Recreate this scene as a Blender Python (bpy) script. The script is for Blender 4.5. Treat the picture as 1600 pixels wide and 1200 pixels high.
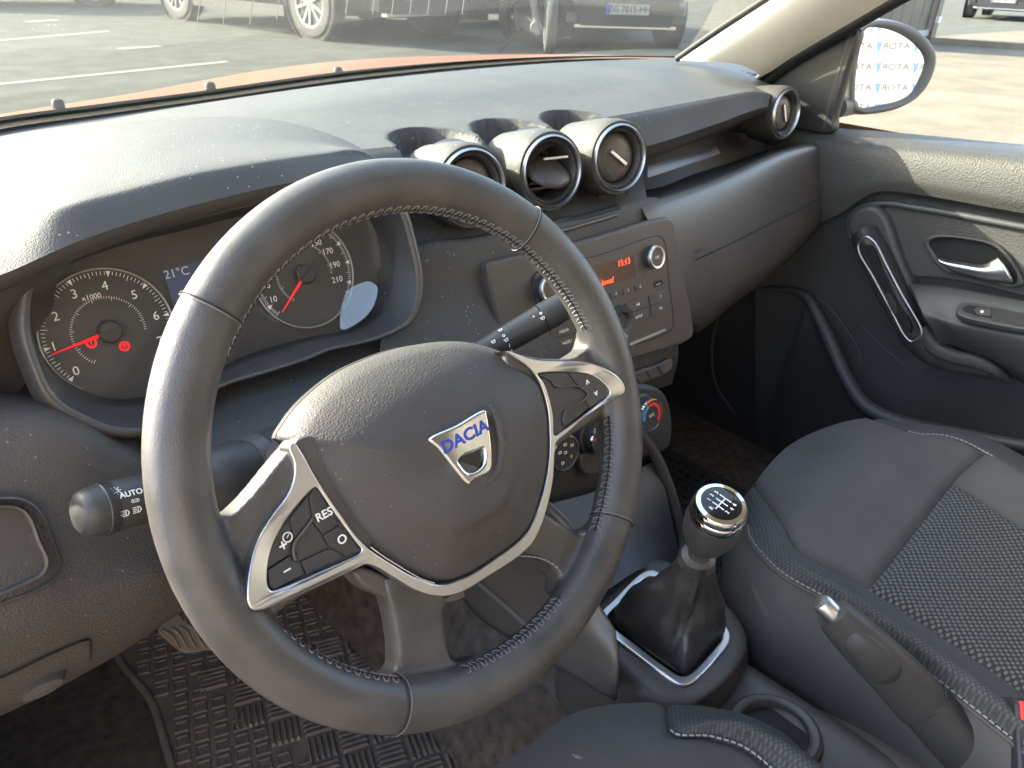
import bpy, bmesh, math, random
import numpy as np
from math import sin, cos, pi, radians, atan2, hypot, sqrt
random.seed(7)
SC = bpy.context.scene
COL = SC.collection
for o in list(bpy.data.objects): bpy.data.objects.remove(o)

# ---------------------------------------------------------------- camera
YAW, PITCH, ROLL = radians(43.03), radians(28.32), radians(2.37)
CAM = np.array([-0.2763, -0.3620, 0.2894]); FPX = 1233.6
FW = np.array([sin(YAW)*cos(PITCH), cos(YAW)*cos(PITCH), -sin(PITCH)])
_r = np.array([cos(YAW), -sin(YAW), 0.]); _u = np.cross(_r, FW)
RT = cos(ROLL)*_r+sin(ROLL)*_u; UP = -sin(ROLL)*_r+cos(ROLL)*_u
from mathutils import Matrix, Vector
cd = bpy.data.cameras.new('camera'); co = bpy.data.objects.new('camera', cd); COL.objects.link(co)
cd.sensor_width = 36; cd.lens = FPX/1600*36; cd.clip_start = .01; cd.clip_end = 3000
M = Matrix(((RT[0], UP[0], -FW[0], CAM[0]), (RT[1], UP[1], -FW[1], CAM[1]), (RT[2], UP[2], -FW[2], CAM[2]), (0, 0, 0, 1)))
co.matrix_world = M
cd.dof.use_dof = True; cd.dof.focus_distance = .62; cd.dof.aperture_fstop = 20
SC.camera = co
# ---------------------------------------------------------------- light
LDIR = Vector((.60, -1, -.55)).normalized()          # travel direction of sunlight
w = bpy.data.worlds.new('World'); SC.world = w; w.use_nodes = True
nt = w.node_tree; bg = nt.nodes['Background']; sk = nt.nodes.new('ShaderNodeTexSky')
sk.sky_type = 'NISHITA'; sk.sun_disc = False
sk.sun_elevation = math.asin(-LDIR.z); sk.sun_rotation = atan2(-LDIR.x, -LDIR.y)
nt.links.new(sk.outputs[0], bg.inputs[0]); bg.inputs[1].default_value = .15; sk.dust_density = 2.2; sk.ozone_density = 0; sk.air_density = .8
sl = bpy.data.lights.new('sun', 'SUN'); sl.energy = 3.1; sl.angle = radians(.5); sl.color = (1, .92, .79)
so = bpy.data.objects.new('sun', sl); COL.objects.link(so); so.rotation_euler = LDIR.to_track_quat('-Z', 'Y').to_euler()
SC.view_settings.view_transform = 'Standard'; SC.view_settings.look = 'None'; SC.view_settings.exposure = 3.3
SC.view_settings.gamma = 1
SC.render.engine = 'CYCLES'
SC.cycles.max_bounces = 8; SC.cycles.transparent_max_bounces = 12

# ---------------------------------------------------------------- projection helpers
def ray(px, py): return ((px-800)*RT+(600-py)*UP)/FPX+FW
def A(px, py, X=None, Y=None, Z=None):
    d = ray(px, py)
    if X is not None: t = (X-CAM[0])/d[0]
    elif Y is not None: t = (Y-CAM[1])/d[1]
    else: t = (Z-CAM[2])/d[2]
    return CAM+t*d
def AY(l): return [A(a, b, Y=c) for a, b, c in l]
def AX(l): return [A(a, b, X=c) for a, b, c in l]
def AZ(l): return [A(a, b, Z=c) for a, b, c in l]
def unit(v): v = np.array(v, float); return v/np.linalg.norm(v)
class Pl:                                            # a plane in the car: origin, normal, x and y axes
    def __init__(s, P, n, x=(1, 0, 0)):
        s.P = np.array(P, float); s.n = unit(n); x = np.array(x, float); x = x-(x@s.n)*s.n; s.x = unit(x); s.y = np.cross(s.n, s.x)
    def uv(s, px, py, h=0):
        d = ray(px, py); t = np.dot(s.P+s.n*h-CAM, s.n)/np.dot(d, s.n); q = CAM+t*d-s.P
        return (float(q@s.x), float(q@s.y))
    def w(s, u, v, h=0): return s.P+s.x*u+s.y*v+s.n*h
    def p3(s, px, py, h=0): return s.w(*s.uv(px, py, h), h)
    def off(s, h): q = Pl(s.P+s.n*h, s.n, s.x); return q

# ---------------------------------------------------------------- materials
MATS = {}
def mat(name, col, rough=.5, metal=0., bump=None, spec=.5, coat=0., emit=None, var=0., varscale=8., dust=0.):
    m = bpy.data.materials.new(name); m.use_nodes = True; N = m.node_tree.nodes; L = m.node_tree.links
    b = N['Principled BSDF']; b.inputs['Base Color'].default_value = (*col, 1); b.inputs['Roughness'].default_value = rough
    b.inputs['Metallic'].default_value = metal; b.inputs['Specular IOR Level'].default_value = spec; b.inputs['Coat Weight'].default_value = coat
    if emit: b.inputs['Emission Color'].default_value = (*emit[0], 1); b.inputs['Emission Strength'].default_value = emit[1]
    tc = N.new('ShaderNodeTexCoord'); last = None
    if bump:
        for kind, sc, st in bump:
            if kind == 'v': t = N.new('ShaderNodeTexVoronoi'); t.inputs['Scale'].default_value = sc; out = t.outputs['Distance']
            elif kind == 'n': t = N.new('ShaderNodeTexNoise'); t.inputs['Scale'].default_value = sc; t.inputs['Detail'].default_value = 3; out = t.outputs['Fac']
            elif kind == 'w':
                t = N.new('ShaderNodeTexWave'); t.inputs['Scale'].default_value = sc; out = t.outputs['Fac']
            L.new(tc.outputs['Object'], t.inputs['Vector'])
            bp = N.new('ShaderNodeBump'); bp.inputs['Strength'].default_value = st; bp.inputs['Distance'].default_value = 1./sc*.5
            L.new(out, bp.inputs['Height'])
            if last: L.new(last.outputs[0], bp.inputs['Normal'])
            last = bp
        L.new(last.outputs[0], b.inputs['Normal'])
    if var:
        t = N.new('ShaderNodeTexNoise'); t.inputs['Scale'].default_value = varscale; t.inputs['Detail'].default_value = 6
        L.new(tc.outputs['Object'], t.inputs['Vector'])
        r = N.new('ShaderNodeMapRange'); r.inputs[1].default_value = .3; r.inputs[2].default_value = .7; r.inputs[3].default_value = 1-var; r.inputs[4].default_value = 1+var
        L.new(t.outputs['Fac'], r.inputs[0])
        x = N.new('ShaderNodeVectorMath'); x.operation = 'SCALE'; x.inputs[0].default_value = col; L.new(r.outputs[0], x.inputs['Scale']); L.new(x.outputs[0], b.inputs['Base Color'])
        r2 = N.new('ShaderNodeMapRange'); r2.inputs[1].default_value = .3; r2.inputs[2].default_value = .7; r2.inputs[3].default_value = rough*(1-var*.35); r2.inputs[4].default_value = min(1, rough*(1+var*.35))
        L.new(t.outputs['Fac'], r2.inputs[0]); L.new(r2.outputs[0], b.inputs['Roughness'])
        if dust:                                     # light specks of dust lying on the surface
            v = N.new('ShaderNodeTexVoronoi'); v.inputs['Scale'].default_value = 160; L.new(tc.outputs['Object'], v.inputs['Vector'])
            v2 = N.new('ShaderNodeTexNoise'); v2.inputs['Scale'].default_value = 90; L.new(tc.outputs['Object'], v2.inputs['Vector'])
            k = N.new('ShaderNodeMath'); k.operation = 'LESS_THAN'; k.inputs[1].default_value = .13; L.new(v.outputs['Distance'], k.inputs[0])
            k2 = N.new('ShaderNodeMath'); k2.operation = 'GREATER_THAN'; k2.inputs[1].default_value = .56; L.new(v2.outputs['Fac'], k2.inputs[0])
            k3 = N.new('ShaderNodeMath'); k3.operation = 'MULTIPLY'; L.new(k.outputs[0], k3.inputs[0]); L.new(k2.outputs[0], k3.inputs[1])
            k4 = N.new('ShaderNodeMath'); k4.operation = 'MULTIPLY'; k4.inputs[1].default_value = dust; L.new(k3.outputs[0], k4.inputs[0])
            mx = N.new('ShaderNodeMix'); mx.data_type = 'RGBA'; mx.inputs['B'].default_value = (.45, .43, .4, 1)
            L.new(k4.outputs[0], mx.inputs['Factor']); L.new(x.outputs[0], mx.inputs['A']); L.new(mx.outputs['Result'], b.inputs['Base Color'])
    MATS[name] = m; return m
PAD = mat('dash_pad', (.050, .049, .047), .60, bump=[('v', 760, .36), ('n', 40, .04)], var=.12, varscale=14, dust=.5, spec=.36)
PANEL = mat('lower_plastic', (.060, .053, .048), .55, bump=[('v', 620, .5)], var=.1, dust=.25)
HUB = mat('airbag_cover', (.052, .048, .045), .6, bump=[('v', 760, .42)], var=.1, dust=.15, spec=.42)
SMOOTH = mat('smooth_plastic', (.062, .056, .052), .42, bump=[('n', 500, .06)], var=.12, dust=.15)
FASC = mat('fascia_plastic', (.060, .053, .048), .5, bump=[('n', 700, .12)], var=.08, dust=.12)
DARK = mat('dark_plastic', (.032, .031, .030), .5, bump=[('n', 500, .1)], var=.1)
BLACK = mat('black_void', (.006, .006, .007), .7)
GLOSSB = mat('gloss_black', (.008, .008, .009), .12, coat=.3)
LEATH = mat('leather', (.050, .047, .044), .45, bump=[('v', 1100, .22), ('n', 60, .06)], var=.28, varscale=26, spec=.6)
BOOTL = mat('boot_leather', (.024, .022, .021), .5, bump=[('v', 700, .2), ('n', 45, .25)], var=.15, spec=.6)
STITCH = mat('stitch_thread', (.27, .25, .24), .8)
SILV = mat('satin_silver', (.55, .55, .55), .34, 1.0, bump=[('n', 900, .03)], var=.04)
SILV2 = mat('matt_silver', (.5, .5, .5), .42, .9)
CHROME = mat('chrome', (.85, .85, .86), .06, 1.0)
FACE = mat('dial_face', (.042, .041, .039), .5, var=.04)
WHITE = mat('print_white', (.75, .74, .70), .6)
RINGM = mat('dial_ring', (.34, .34, .32), .35, .5)
RED = mat('needle_red', (.75, .02, .02), .4, emit=((1, .02, .03), .06))
REDL = mat('warning_red', (.5, .005, .01), .4, emit=((1, .01, .02), .1))
LCDB = mat('display_blue', (.045, .06, .10), .3, emit=((.12, .2, .45), .008))
LCDT = mat('display_text', (.5, .5, .5), .5)
LCDR = mat('display_amber', (.085, .055, .048), .2)
LCDRT = mat('display_red_text', (.6, .05, .02), .4, emit=((1, .1, .04), .25))
BLUEP = mat('badge_blue', (.02, .05, .35), .3)
BLUEK = mat('knob_blue', (.05, .25, .45), .5)
REDK = mat('knob_red', (.6, .03, .03), .5)
ORANGEK = mat('knob_amber', (.75, .35, .03), .5)
CLOTH = mat('seat_cloth', (.064, .061, .058), .9, bump=[('n', 900, .3), ('n', 18, .06)], var=.12, varscale=10, spec=.2)
CARPET = mat('carpet', (.090, .074, .063), 1., bump=[('n', 300, .9), ('n', 700, .8)], var=.35, varscale=60, spec=.1)
RUBBER = mat('mat_rubber', (.165, .135, .115), .7, bump=[('n', 200, .15)], spec=.3, var=.25, varscale=30)
PEDALM = mat('pedal_rubber', (.15, .13, .11), .55, var=.2)
PILLAR = mat('pillar_trim', (.80, .76, .67), .7, bump=[('n', 400, .1)], var=.03)
SEAL = mat('rubber_seal', (.012, .012, .012), .6)
FRIT = mat('glass_frit', (.05, .052, .045), .35)
DOORM = mat('door_plastic', (.052, .051, .047), .55, bump=[('v', 420, .55)], var=.08)
DOORD = mat('door_plastic_dark', (.056, .056, .055), .5, bump=[('n', 400, .2)], var=.12)
DOORS = mat('door_armrest', (.055, .056, .056), .5, bump=[('n', 500, .1)], var=.05)
PAINT = mat('copper_paint', (.15, .050, .011), .5, .0, spec=.12, coat=.0)
BPLAS = mat('buckle_plastic', (.02, .02, .022), .35)
BRED = mat('buckle_red', (.65, .04, .03), .4)
ASPH = mat('asphalt', (.078, .079, .067), 1.0, spec=.05, bump=[('n', 60, .4), ('n', 9, .15)], var=.2, varscale=3.5)
CONC = mat('concrete', (.125, .112, .084), 1.0, spec=.05, bump=[('n', 40, .3), ('n', 6, .1)], var=.16, varscale=2.2)
LINE = mat('road_line', (.19, .19, .14), .8, var=.15)
TYRE = mat('tyre', (.045, .044, .040), .8)
ALLOY = mat('alloy', (.22, .22, .22), .4, .5)
CARDK = mat('car_dark_paint', (.008, .009, .01), .25, .2, coat=.5)
CARGR = mat('car_grey_paint', (.035, .035, .036), .3, .4, coat=.5)
CARLT = mat('car_silver_paint', (.05, .052, .054), .3, .5, coat=.5)
PLATE = mat('plate_white', (.28, .28, .26), .5)
PBLUE = mat('plate_blue', (.03, .08, .4), .5)
BANN = mat('banner_white', (.15, .15, .145), .7)
BANT = mat('banner_grey_print', (.022, .024, .028), .7)
BANB = mat('banner_blue_print', (.018, .045, .10), .7)
MIRR = mat('mirror_glass', (.92, .93, .94), .01, 1.0)
SHELL = mat('mirror_shell', (.10, .10, .095), .5, bump=[('n', 400, .1)])
HEADL = mat('roof_lining', (.45, .44, .41), .95)
def glassmat(name, tint, dustw, gl):
    m = bpy.data.materials.new(name); m.use_nodes = True; N = m.node_tree.nodes; L = m.node_tree.links; N.clear()
    o = N.new('ShaderNodeOutputMaterial'); t = N.new('ShaderNodeBsdfTransparent'); t.inputs[0].default_value = (*tint, 1)
    g = N.new('ShaderNodeBsdfGlossy'); g.inputs['Roughness'].default_value = .01
    d = N.new('ShaderNodeBsdfTranslucent'); d.inputs[0].default_value = (.85, .88, .84, 1)
    fr = N.new('ShaderNodeFresnel'); fr.inputs[0].default_value = 1.45
    k = N.new('ShaderNodeMath'); k.operation = 'MULTIPLY'; k.inputs[1].default_value = gl; L.new(fr.outputs[0], k.inputs[0])
    a = N.new('ShaderNodeMixShader'); L.new(k.outputs[0], a.inputs[0]); L.new(t.outputs[0], a.inputs[1]); L.new(g.outputs[0], a.inputs[2])
    tc = N.new('ShaderNodeTexCoord'); n = N.new('ShaderNodeTexNoise'); n.inputs['Scale'].default_value = 5; n.inputs['Detail'].default_value = 8; L.new(tc.outputs['Object'], n.inputs[0])
    r = N.new('ShaderNodeMapRange'); r.inputs[1].default_value = .35; r.inputs[2].default_value = .7; r.inputs[3].default_value = dustw*.7; r.inputs[4].default_value = dustw*1.3; L.new(n.outputs['Fac'], r.inputs[0])
    b = N.new('ShaderNodeMixShader'); L.new(r.outputs[0], b.inputs[0]); L.new(a.outputs[0], b.inputs[1]); L.new(d.outputs[0], b.inputs[2]); L.new(b.outputs[0], o.inputs[0])
    return m
WGLASS = glassmat('windscreen_glass', (.86, .92, .84), .010, .35)
SGLASS = glassmat('side_glass', (.95, .98, .95), .012, .5)
LENS = glassmat('cluster_lens', (.96, .96, .96), .004, .5)
GLINT = glassmat('sky_glint_gloss', (.96, .96, .97), .004, 3.2)  # gloss boosted so the added facet shows a sky reflection

# fabric with small oval bumps in rows (the seat insert and bolsters)
def dotcloth(name, base, dot, sc, st=.6):
    m = bpy.data.materials.new(name); m.use_nodes = True; N = m.node_tree.nodes; L = m.node_tree.links; b = N['Principled BSDF']
    b.inputs['Roughness'].default_value = .85; b.inputs['Specular IOR Level'].default_value = .25
    tc = N.new('ShaderNodeTexCoord'); mp = N.new('ShaderNodeMapping'); mp.inputs['Scale'].default_value = (sc, sc*1.25, 0); mp.inputs['Rotation'].default_value = (0, 0, radians(45))
    L.new(tc.outputs['Object'], mp.inputs[0]); v = N.new('ShaderNodeTexVoronoi'); v.inputs['Randomness'].default_value = 0.12; v.inputs['Scale'].default_value = 1; v.voronoi_dimensions = '2D'; L.new(mp.outputs[0], v.inputs[0])
    r = N.new('ShaderNodeMapRange'); r.inputs[1].default_value = .22; r.inputs[2].default_value = .46; r.inputs[3].default_value = 1; r.inputs[4].default_value = 0; L.new(v.outputs['Distance'], r.inputs[0])
    mx = N.new('ShaderNodeMix'); mx.data_type = 'RGBA'; mx.inputs['A'].default_value = (*base, 1); mx.inputs['B'].default_value = (*dot, 1)
    L.new(r.outputs[0], mx.inputs['Factor']); L.new(mx.outputs['Result'], b.inputs['Base Color'])
    bp = N.new('ShaderNodeBump'); bp.inputs['Strength'].default_value = st; bp.inputs['Distance'].default_value = .002; L.new(r.outputs[0], bp.inputs['Height']); L.new(bp.outputs[0], b.inputs['Normal'])
    return m
INSERT = dotcloth('insert_fabric', (.026, .026, .025), (.10, .105, .10), 165)
BOLST = dotcloth('bolster_fabric', (.034, .035, .035), (.060, .062, .062), 250, .25)

# ---------------------------------------------------------------- scene-building helpers
OFF = {}
def thing(name, label, cat, loc=(0, 0, 0), group=None):
    o = bpy.data.objects.new(name, None); COL.objects.link(o); o.location = Vector([float(c) for c in loc]); o.empty_display_size = .05
    o['label'] = label; o['category'] = cat
    if group: o['group'] = group
    OFF[o.name] = np.array(loc, float); return o
def link(name, me, mat, parent=None, kind=None, label=None):
    o = bpy.data.objects.new(name, me); COL.objects.link(o)
    if mat and not me.materials: me.materials.append(mat)
    if parent is not None: o.parent = parent; OFF[o.name] = OFF[parent.name]
    else: OFF[o.name] = np.zeros(3)
    if kind: o['kind'] = kind
    if label: o['label'] = label
    return o
def mk(name, V, F, mat, parent=None, smooth=True, kind=None, label=None, sharp=None):
    off = OFF[parent.name] if parent is not None else np.zeros(3)
    me = bpy.data.meshes.new(name); me.from_pydata([tuple(float(c) for c in (np.array(v)-off)) for v in V], [], F)
    bm = bmesh.new(); bm.from_mesh(me); bmesh.ops.recalc_face_normals(bm, faces=bm.faces); bm.to_mesh(me); bm.free()
    if smooth:
        me.polygons.foreach_set('use_smooth', [True]*len(me.polygons))
        if sharp: me.set_sharp_from_angle(angle=radians(sharp))
    return link(name, me, mat, parent, kind, label)
def tag(o, label, cat, group=None):
    o['label'] = label; o['category'] = cat
    if group: o['group'] = group
    return o
def crs(P, n, closed=False):
    """Catmull-Rom resample by point index to n points"""
    P = np.array(P, float); m = len(P)
    if m == 2 and not closed: t = np.linspace(0, 1, n)[:, None]; return P[0]*(1-t)+P[1]*t
    d = np.linalg.norm(np.diff(np.vstack([P, P[:1]]) if closed else P, axis=0), axis=1)**.5+1e-9
    k = np.concatenate([[0], np.cumsum(d)]); T = np.linspace(0, k[-1], n, endpoint=not closed); out = []
    for t in T:
        i = min(int(np.searchsorted(k, t, side='right'))-1, (m if closed else m-1)-1); i = max(i, 0); u = (t-k[i])/(k[i+1]-k[i])
        g = (lambda j: P[j % m]) if closed else (lambda j: P[j] if 0 <= j < m else (2*P[0]-P[1] if j < 0 else 2*P[-1]-P[-2]))
        p0, p1, p2, p3 = g(i-1), g(i), g(i+1), g(i+2)
        d1 = d[i]; d0 = d[i-1] if (closed or i > 0) else d1; d2 = d[(i+1) % m] if (closed or i+1 < len(d)) else d1
        if not closed: 
            d0 = d[i-1] if i > 0 else d1; d2 = d[i+1] if i+1 < len(d) else d1
        m1 = (p1-p0)/d0-(p2-p0)/(d0+d1)+(p2-p1)/d1; m2 = (p2-p1)/d1-(p3-p1)/(d1+d2)+(p3-p2)/d2
        m1 *= d1; m2 *= d1
        out.append((2*u**3-3*u*u+1)*p1+(u**3-2*u*u+u)*m1+(-2*u**3+3*u*u)*p2+(u**3-u*u)*m2)
    return np.array(out)
def gridfaces(nv, nu, cu=False, cv=False, o=0):
    F = []
    for j in range(nv if cv else nv-1):
        for i in range(nu if cu else nu-1):
            a = j*nu+i; b = j*nu+(i+1) % nu; c = ((j+1) % nv)*nu+(i+1) % nu; d = ((j+1) % nv)*nu+i
            F.append((a+o, b+o, c+o, d+o))
    return F
def net(name, rows, nu, nv, mat, parent, thick=0, lin=False, cu=False, **k):
    R = [crs(r, nu, cu) for r in rows]
    if lin: V = np.array(R); nv = len(R)
    else: V = np.stack([crs([r[i] for r in R], nv) for i in range(nu)], 1)
    V = V.reshape(-1, 3)
    o = mk(name, V, gridfaces(nv, nu, cu), mat, parent, **k)
    if thick:
        m = o.modifiers.new('s', 'SOLIDIFY'); m.thickness = thick; m.offset = 0
    return o
def tubemesh(P, r, seg=8, closed=False, n=None):
    P = np.array(P, float)
    if n: P = crs(P, n, closed)
    m = len(P); rr = np.full(m, r) if np.isscalar(r) else np.interp(np.linspace(0, 1, m), np.linspace(0, 1, len(r)), r)
    T = np.gradient(P, axis=0) if not closed else (np.roll(P, -1, 0)-np.roll(P, 1, 0)); T /= np.linalg.norm(T, axis=1)[:, None]+1e-12
    u = np.cross(T[0], [0, 0, 1.]);
    if np.linalg.norm(u) < .1: u = np.cross(T[0], [1., 0, 0])
    u = unit(u); V = []
    for i in range(m):
        u = unit(u-(u@T[i])*T[i]); v = np.cross(T[i], u)
        for a in range(seg): V.append(P[i]+rr[i]*(cos(2*pi*a/seg)*u+sin(2*pi*a/seg)*v))
    F = gridfaces(m, seg, True, closed)
    if not closed: F += [tuple(range(seg))[::-1], tuple(range((m-1)*seg, m*seg))]
    return V, F
def tube(name, P, r, mat, parent=None, seg=8, closed=False, n=None, **k):
    V, F = tubemesh(P, r, seg, closed, n); return mk(name, V, F, mat, parent, sharp=50, **k)
def join(parts):
    V = []; F = []
    for v, f in parts:
        b = len(V); V += [np.array(q) for q in v]; F += [tuple(i+b for i in g) for g in f]
    return V, F
def frame(ax, x=None):
    ax = unit(ax); x = np.array(x if x is not None else ((1, 0, 0) if abs(ax[0]) < .9 else (0, 1, 0)), float); x = unit(x-(x@ax)*ax); return x, np.cross(ax, x), ax
def lathemesh(prof, P, ax, seg=48, x=None, sx=1, sy=1):
    X, Y, Zv = frame(ax, x); P = np.array(P, float); V = []; F = []
    for r, h in prof:
        for a in range(seg): V.append(P+Zv*h+r*(cos(2*pi*a/seg)*X*sx+sin(2*pi*a/seg)*Y*sy))
    F = gridfaces(len(prof), seg, True)
    if prof[0][0] > 1e-6: pass
    return V, F
def lathe(name, prof, P, ax, mat, parent=None, seg=48, sharp=40, sx=1, sy=1, x=None, **k):
    V, F = lathemesh(prof, P, ax, seg, x, sx, sy)
    return mk(name, V, F, mat, parent, sharp=sharp, **k)
def boxmesh(P, x, y, z, hx, hy, hz):
    P = np.array(P, float); x, y, z = map(unit, (x, y, z)); V = [P+x*a*hx+y*b*hy+z*c*hz for a in (-1, 1) for b in (-1, 1) for c in (-1, 1)]
    return V, [(0, 1, 3, 2), (4, 6, 7, 5), (0, 4, 5, 1), (2, 3, 7, 6), (0, 2, 6, 4), (1, 5, 7, 3)]
def box(name, P, h, mat, parent=None, x=(1, 0, 0), y=(0, 1, 0), z=(0, 0, 1), bev=0, **k):
    V, F = boxmesh(P, x, y, z, *h); o = mk(name, V, F, mat, parent, smooth=False, **k)
    if bev: m = o.modifiers.new('b', 'BEVEL'); m.width = bev; m.segments = 2
    return o
DG = None
def plate(name, loops, pl, h0, h1, mat, parent=None, bev=0., seg=2, n=None, corner=False, label=None, kind=None):
    """solid plate: 2D loops (u,v) in plane pl, from height h0 to h1, optional rounded edge; later loops are holes"""
    cu = bpy.data.curves.new(name, 'CURVE'); cu.dimensions = '2D'; cu.fill_mode = 'BOTH'
    for lp in loops:
        P = np.array([(a, b, 0) for a, b in lp])
        if not corner: P = crs(P, n or max(24, len(P)*5), True)
        s = cu.splines.new('POLY'); s.points.add(len(P)-1)
        for i, q in enumerate(P): s.points[i].co = (q[0], q[1], 0, 1)
        s.use_cyclic_u = True
    cu.extrude = max((h1-h0)/2-bev, 1e-5); cu.bevel_depth = bev; cu.bevel_resolution = seg; cu.offset = -bev
    return conv(name, cu, pl, (h0+h1)/2, mat, parent, label, kind)
def conv(name, cu, pl, h, mat, parent, label=None, kind=None, ang=0, u=0, v=0, sx=1., smooth=True):
    t = bpy.data.objects.new('tmp', cu); COL.objects.link(t)
    dg = bpy.context.evaluated_depsgraph_get(); me = bpy.data.meshes.new_from_object(t.evaluated_get(dg))
    bpy.data.objects.remove(t)
    off = OFF[parent.name] if parent is not None else np.zeros(3)
    ca, sa = cos(ang), sin(ang); X = pl.x*ca+pl.y*sa; Y = -pl.x*sa+pl.y*ca; O = pl.w(u, v, h)-off
    co_ = np.zeros(len(me.vertices)*3); me.vertices.foreach_get('co', co_); co_ = co_.reshape(-1, 3)
    W = O+co_[:, :1]*sx*X+co_[:, 1:2]*Y+co_[:, 2:]*pl.n
    me.vertices.foreach_set('co', W.ravel()); me.materials.clear()
    if smooth: me.polygons.foreach_set('use_smooth', [True]*len(me.polygons)); me.set_sharp_from_angle(angle=radians(35))
    me.update(); me.name = name
    return link(name, me, mat, parent, kind, label)
def text(name, body, pl, u, v, size, mat, parent, h=.0003, ang=0, sx=1., bold=0., ext=.00012, label=None):
    cu = bpy.data.curves.new(name, 'FONT'); cu.body = body; cu.size = size; cu.align_x = 'CENTER'; cu.align_y = 'CENTER'; cu.extrude = ext; cu.offset = bold; cu.resolution_u = 3
    return conv(name, cu, pl, h, mat, parent, label, None, ang, u, v, sx, smooth=False)
def textpx(name, body, pl, px, py, hpx, mat, parent, h=.0003, ang=0, sx=1., bold=0.):
    u, v = pl.uv(px, py, h); v2 = pl.uv(px, py-hpx, h)[1]
    return text(name, body, pl, u, v, abs(v2-v)*1.4, mat, parent, h, ang, sx, bold)
def platepx(name, loops, pl, h0, h1, mat, parent=None, **k):
    return plate(name, [[pl.uv(a, b, h1) for a, b in lp] for lp in loops], pl, h0, h1, mat, parent, **k)
def Zm(l, ox, oy, s): return [(ox+a/s, oy+b/s) for a, b in l]
def circ(u, v, r, n=40, ry=None): return [(u+r*cos(2*pi*i/n), v+(ry or r)*sin(2*pi*i/n)) for i in range(n)]
def rrect(u, v, hw, hh, r, n=4):
    L = []
    for cx, cy, a0 in ((1, 1, 0), (-1, 1, 90), (-1, -1, 180), (1, -1, 270)):
        for i in range(n+1):
            a = radians(a0+90*i/n); L.append((u+cx*(hw-r)+r*cos(a), v+cy*(hh-r)+r*sin(a)))
    return L
#@@PART2

# ================================================================ dashboard
DB = thing('car_dashboard', 'wide dark grained plastic dashboard running from the hooded gauges to the far door', 'dashboard', (.36, .35, -.1))
rowA = AY([(-170, 268, .57), (0, 224, .56), (120, 200, .52), (250, 186, .49), (340, 182, .46), (420, 186, .42), (500, 204, .37), (560, 229, .325), (592, 252, .29)])
rowB = AY([(-200, 330, .45), (0, 268, .43), (100, 246, .40), (220, 229, .37), (320, 219, .36), (410, 216, .345), (490, 221, .33), (550, 234, .31), (594, 253, .287)])
rowC = AY([(-240, 420, .28), (0, 352, .255), (90, 322, .24), (180, 298, .245), (300, 270, .25), (400, 253, .255), (500, 240, .265), (560, 235, .272), (600, 254, .275)])
rowC2 = AY([(-243, 430, .272), (0, 362, .249), (90, 330, .233), (180, 305, .239), (300, 277, .245), (400, 259, .25), (500, 246, .26), (560, 241, .268), (604, 260, .27)])
rowD = AY([(-260, 520, .215), (0, 430, .205), (120, 378, .212), (240, 338, .222), (360, 306, .230), (440, 288, .235), (520, 276, .24), (600, 280, .245), (630, 305, .25)])
rowE = AY([(-262, 540, .217), (0, 449, .208), (120, 395, .215), (240, 354, .225), (360, 321, .233), (440, 303, .238), (520, 291, .243), (600, 293, .248), (628, 315, .253)])
rowF = AY([(-255, 552, .25), (0, 460, .245), (120, 404, .25), (240, 362, .26), (360, 328, .27), (440, 311, .275), (520, 298, .28), (596, 300, .28), (620, 322, .28)])
net('instrument_hood', [rowA, rowB, rowC, rowC2, rowD], 72, 40, PAD, DB)
net('hood_lip', [rowD, rowE, rowF], 72, 8, SMOOTH, DB)
net('hood_side', [AY([(-255, 545, .225), (-100, 492, .222), (0, 456, .222), (60, 428, .226), (120, 400, .232)]), AY([(-230, 590, .24), (-80, 560, .24), (10, 520, .245), (50, 480, .25), (90, 440, .255)]), AY([(-200, 640, .26), (-60, 640, .26), (20, 620, .265), (60, 560, .27), (80, 520, .28)])], 24, 16, SMOOTH, DB)
# top pad behind and right of the hood
t0 = AY([(-200, 272, .63), (0, 214, .66), (150, 190, .68), (300, 164, .70), (550, 128, .71), (800, 103, .70), (950, 94, .68), (1062, 92, .65), (1130, 96, .59), (1175, 108, .53), (1205, 124, .48)])
t1 = AY([(-200, 300, .50), (0, 240, .52), (150, 216, .53), (300, 192, .54), (550, 155, .54), (800, 128, .54), (950, 115, .53), (1060, 108, .51), (1130, 112, .48), (1175, 122, .45), (1206, 133, .43)])
t2 = AY([(-200, 340, .40), (0, 275, .41), (150, 250, .42), (300, 225, .42), (560, 195, .42), (800, 167, .42), (940, 148, .42), (1060, 130, .42), (1130, 128, .41), (1175, 133, .40), (1206, 141, .39)])
t3 = AY([(-200, 380, .33), (0, 320, .33), (150, 285, .33), (300, 258, .33), (590, 231, .315), (800, 205, .32), (960, 181, .325), (1060, 163, .335), (1130, 150, .34), (1175, 143, .345), (1204, 147, .345)])
t4 = AY([(-200, 395, .32), (0, 335, .32), (150, 297, .32), (300, 268, .32), (592, 244, .303), (800, 216, .308), (965, 190, .315), (1062, 171, .325), (1130, 157, .332), (1175, 148, .338), (1203, 151, .338)])
tp_ = net('top_pad', [t0, t1, t2, t3], 300, 90, PAD, DB)
t5 = AY([(300, 300, .30), (600, 290, .27), (690, 285, .275), (800, 268, .28), (900, 251, .285), (1012, 228, .29), (1062, 213, .30), (1130, 190, .31), (1175, 173, .32), (1200, 166, .32)])
pf_ = net('pad_face', [t3[3:], t4[3:], t5], 240, 20, PAD, DB)
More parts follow.
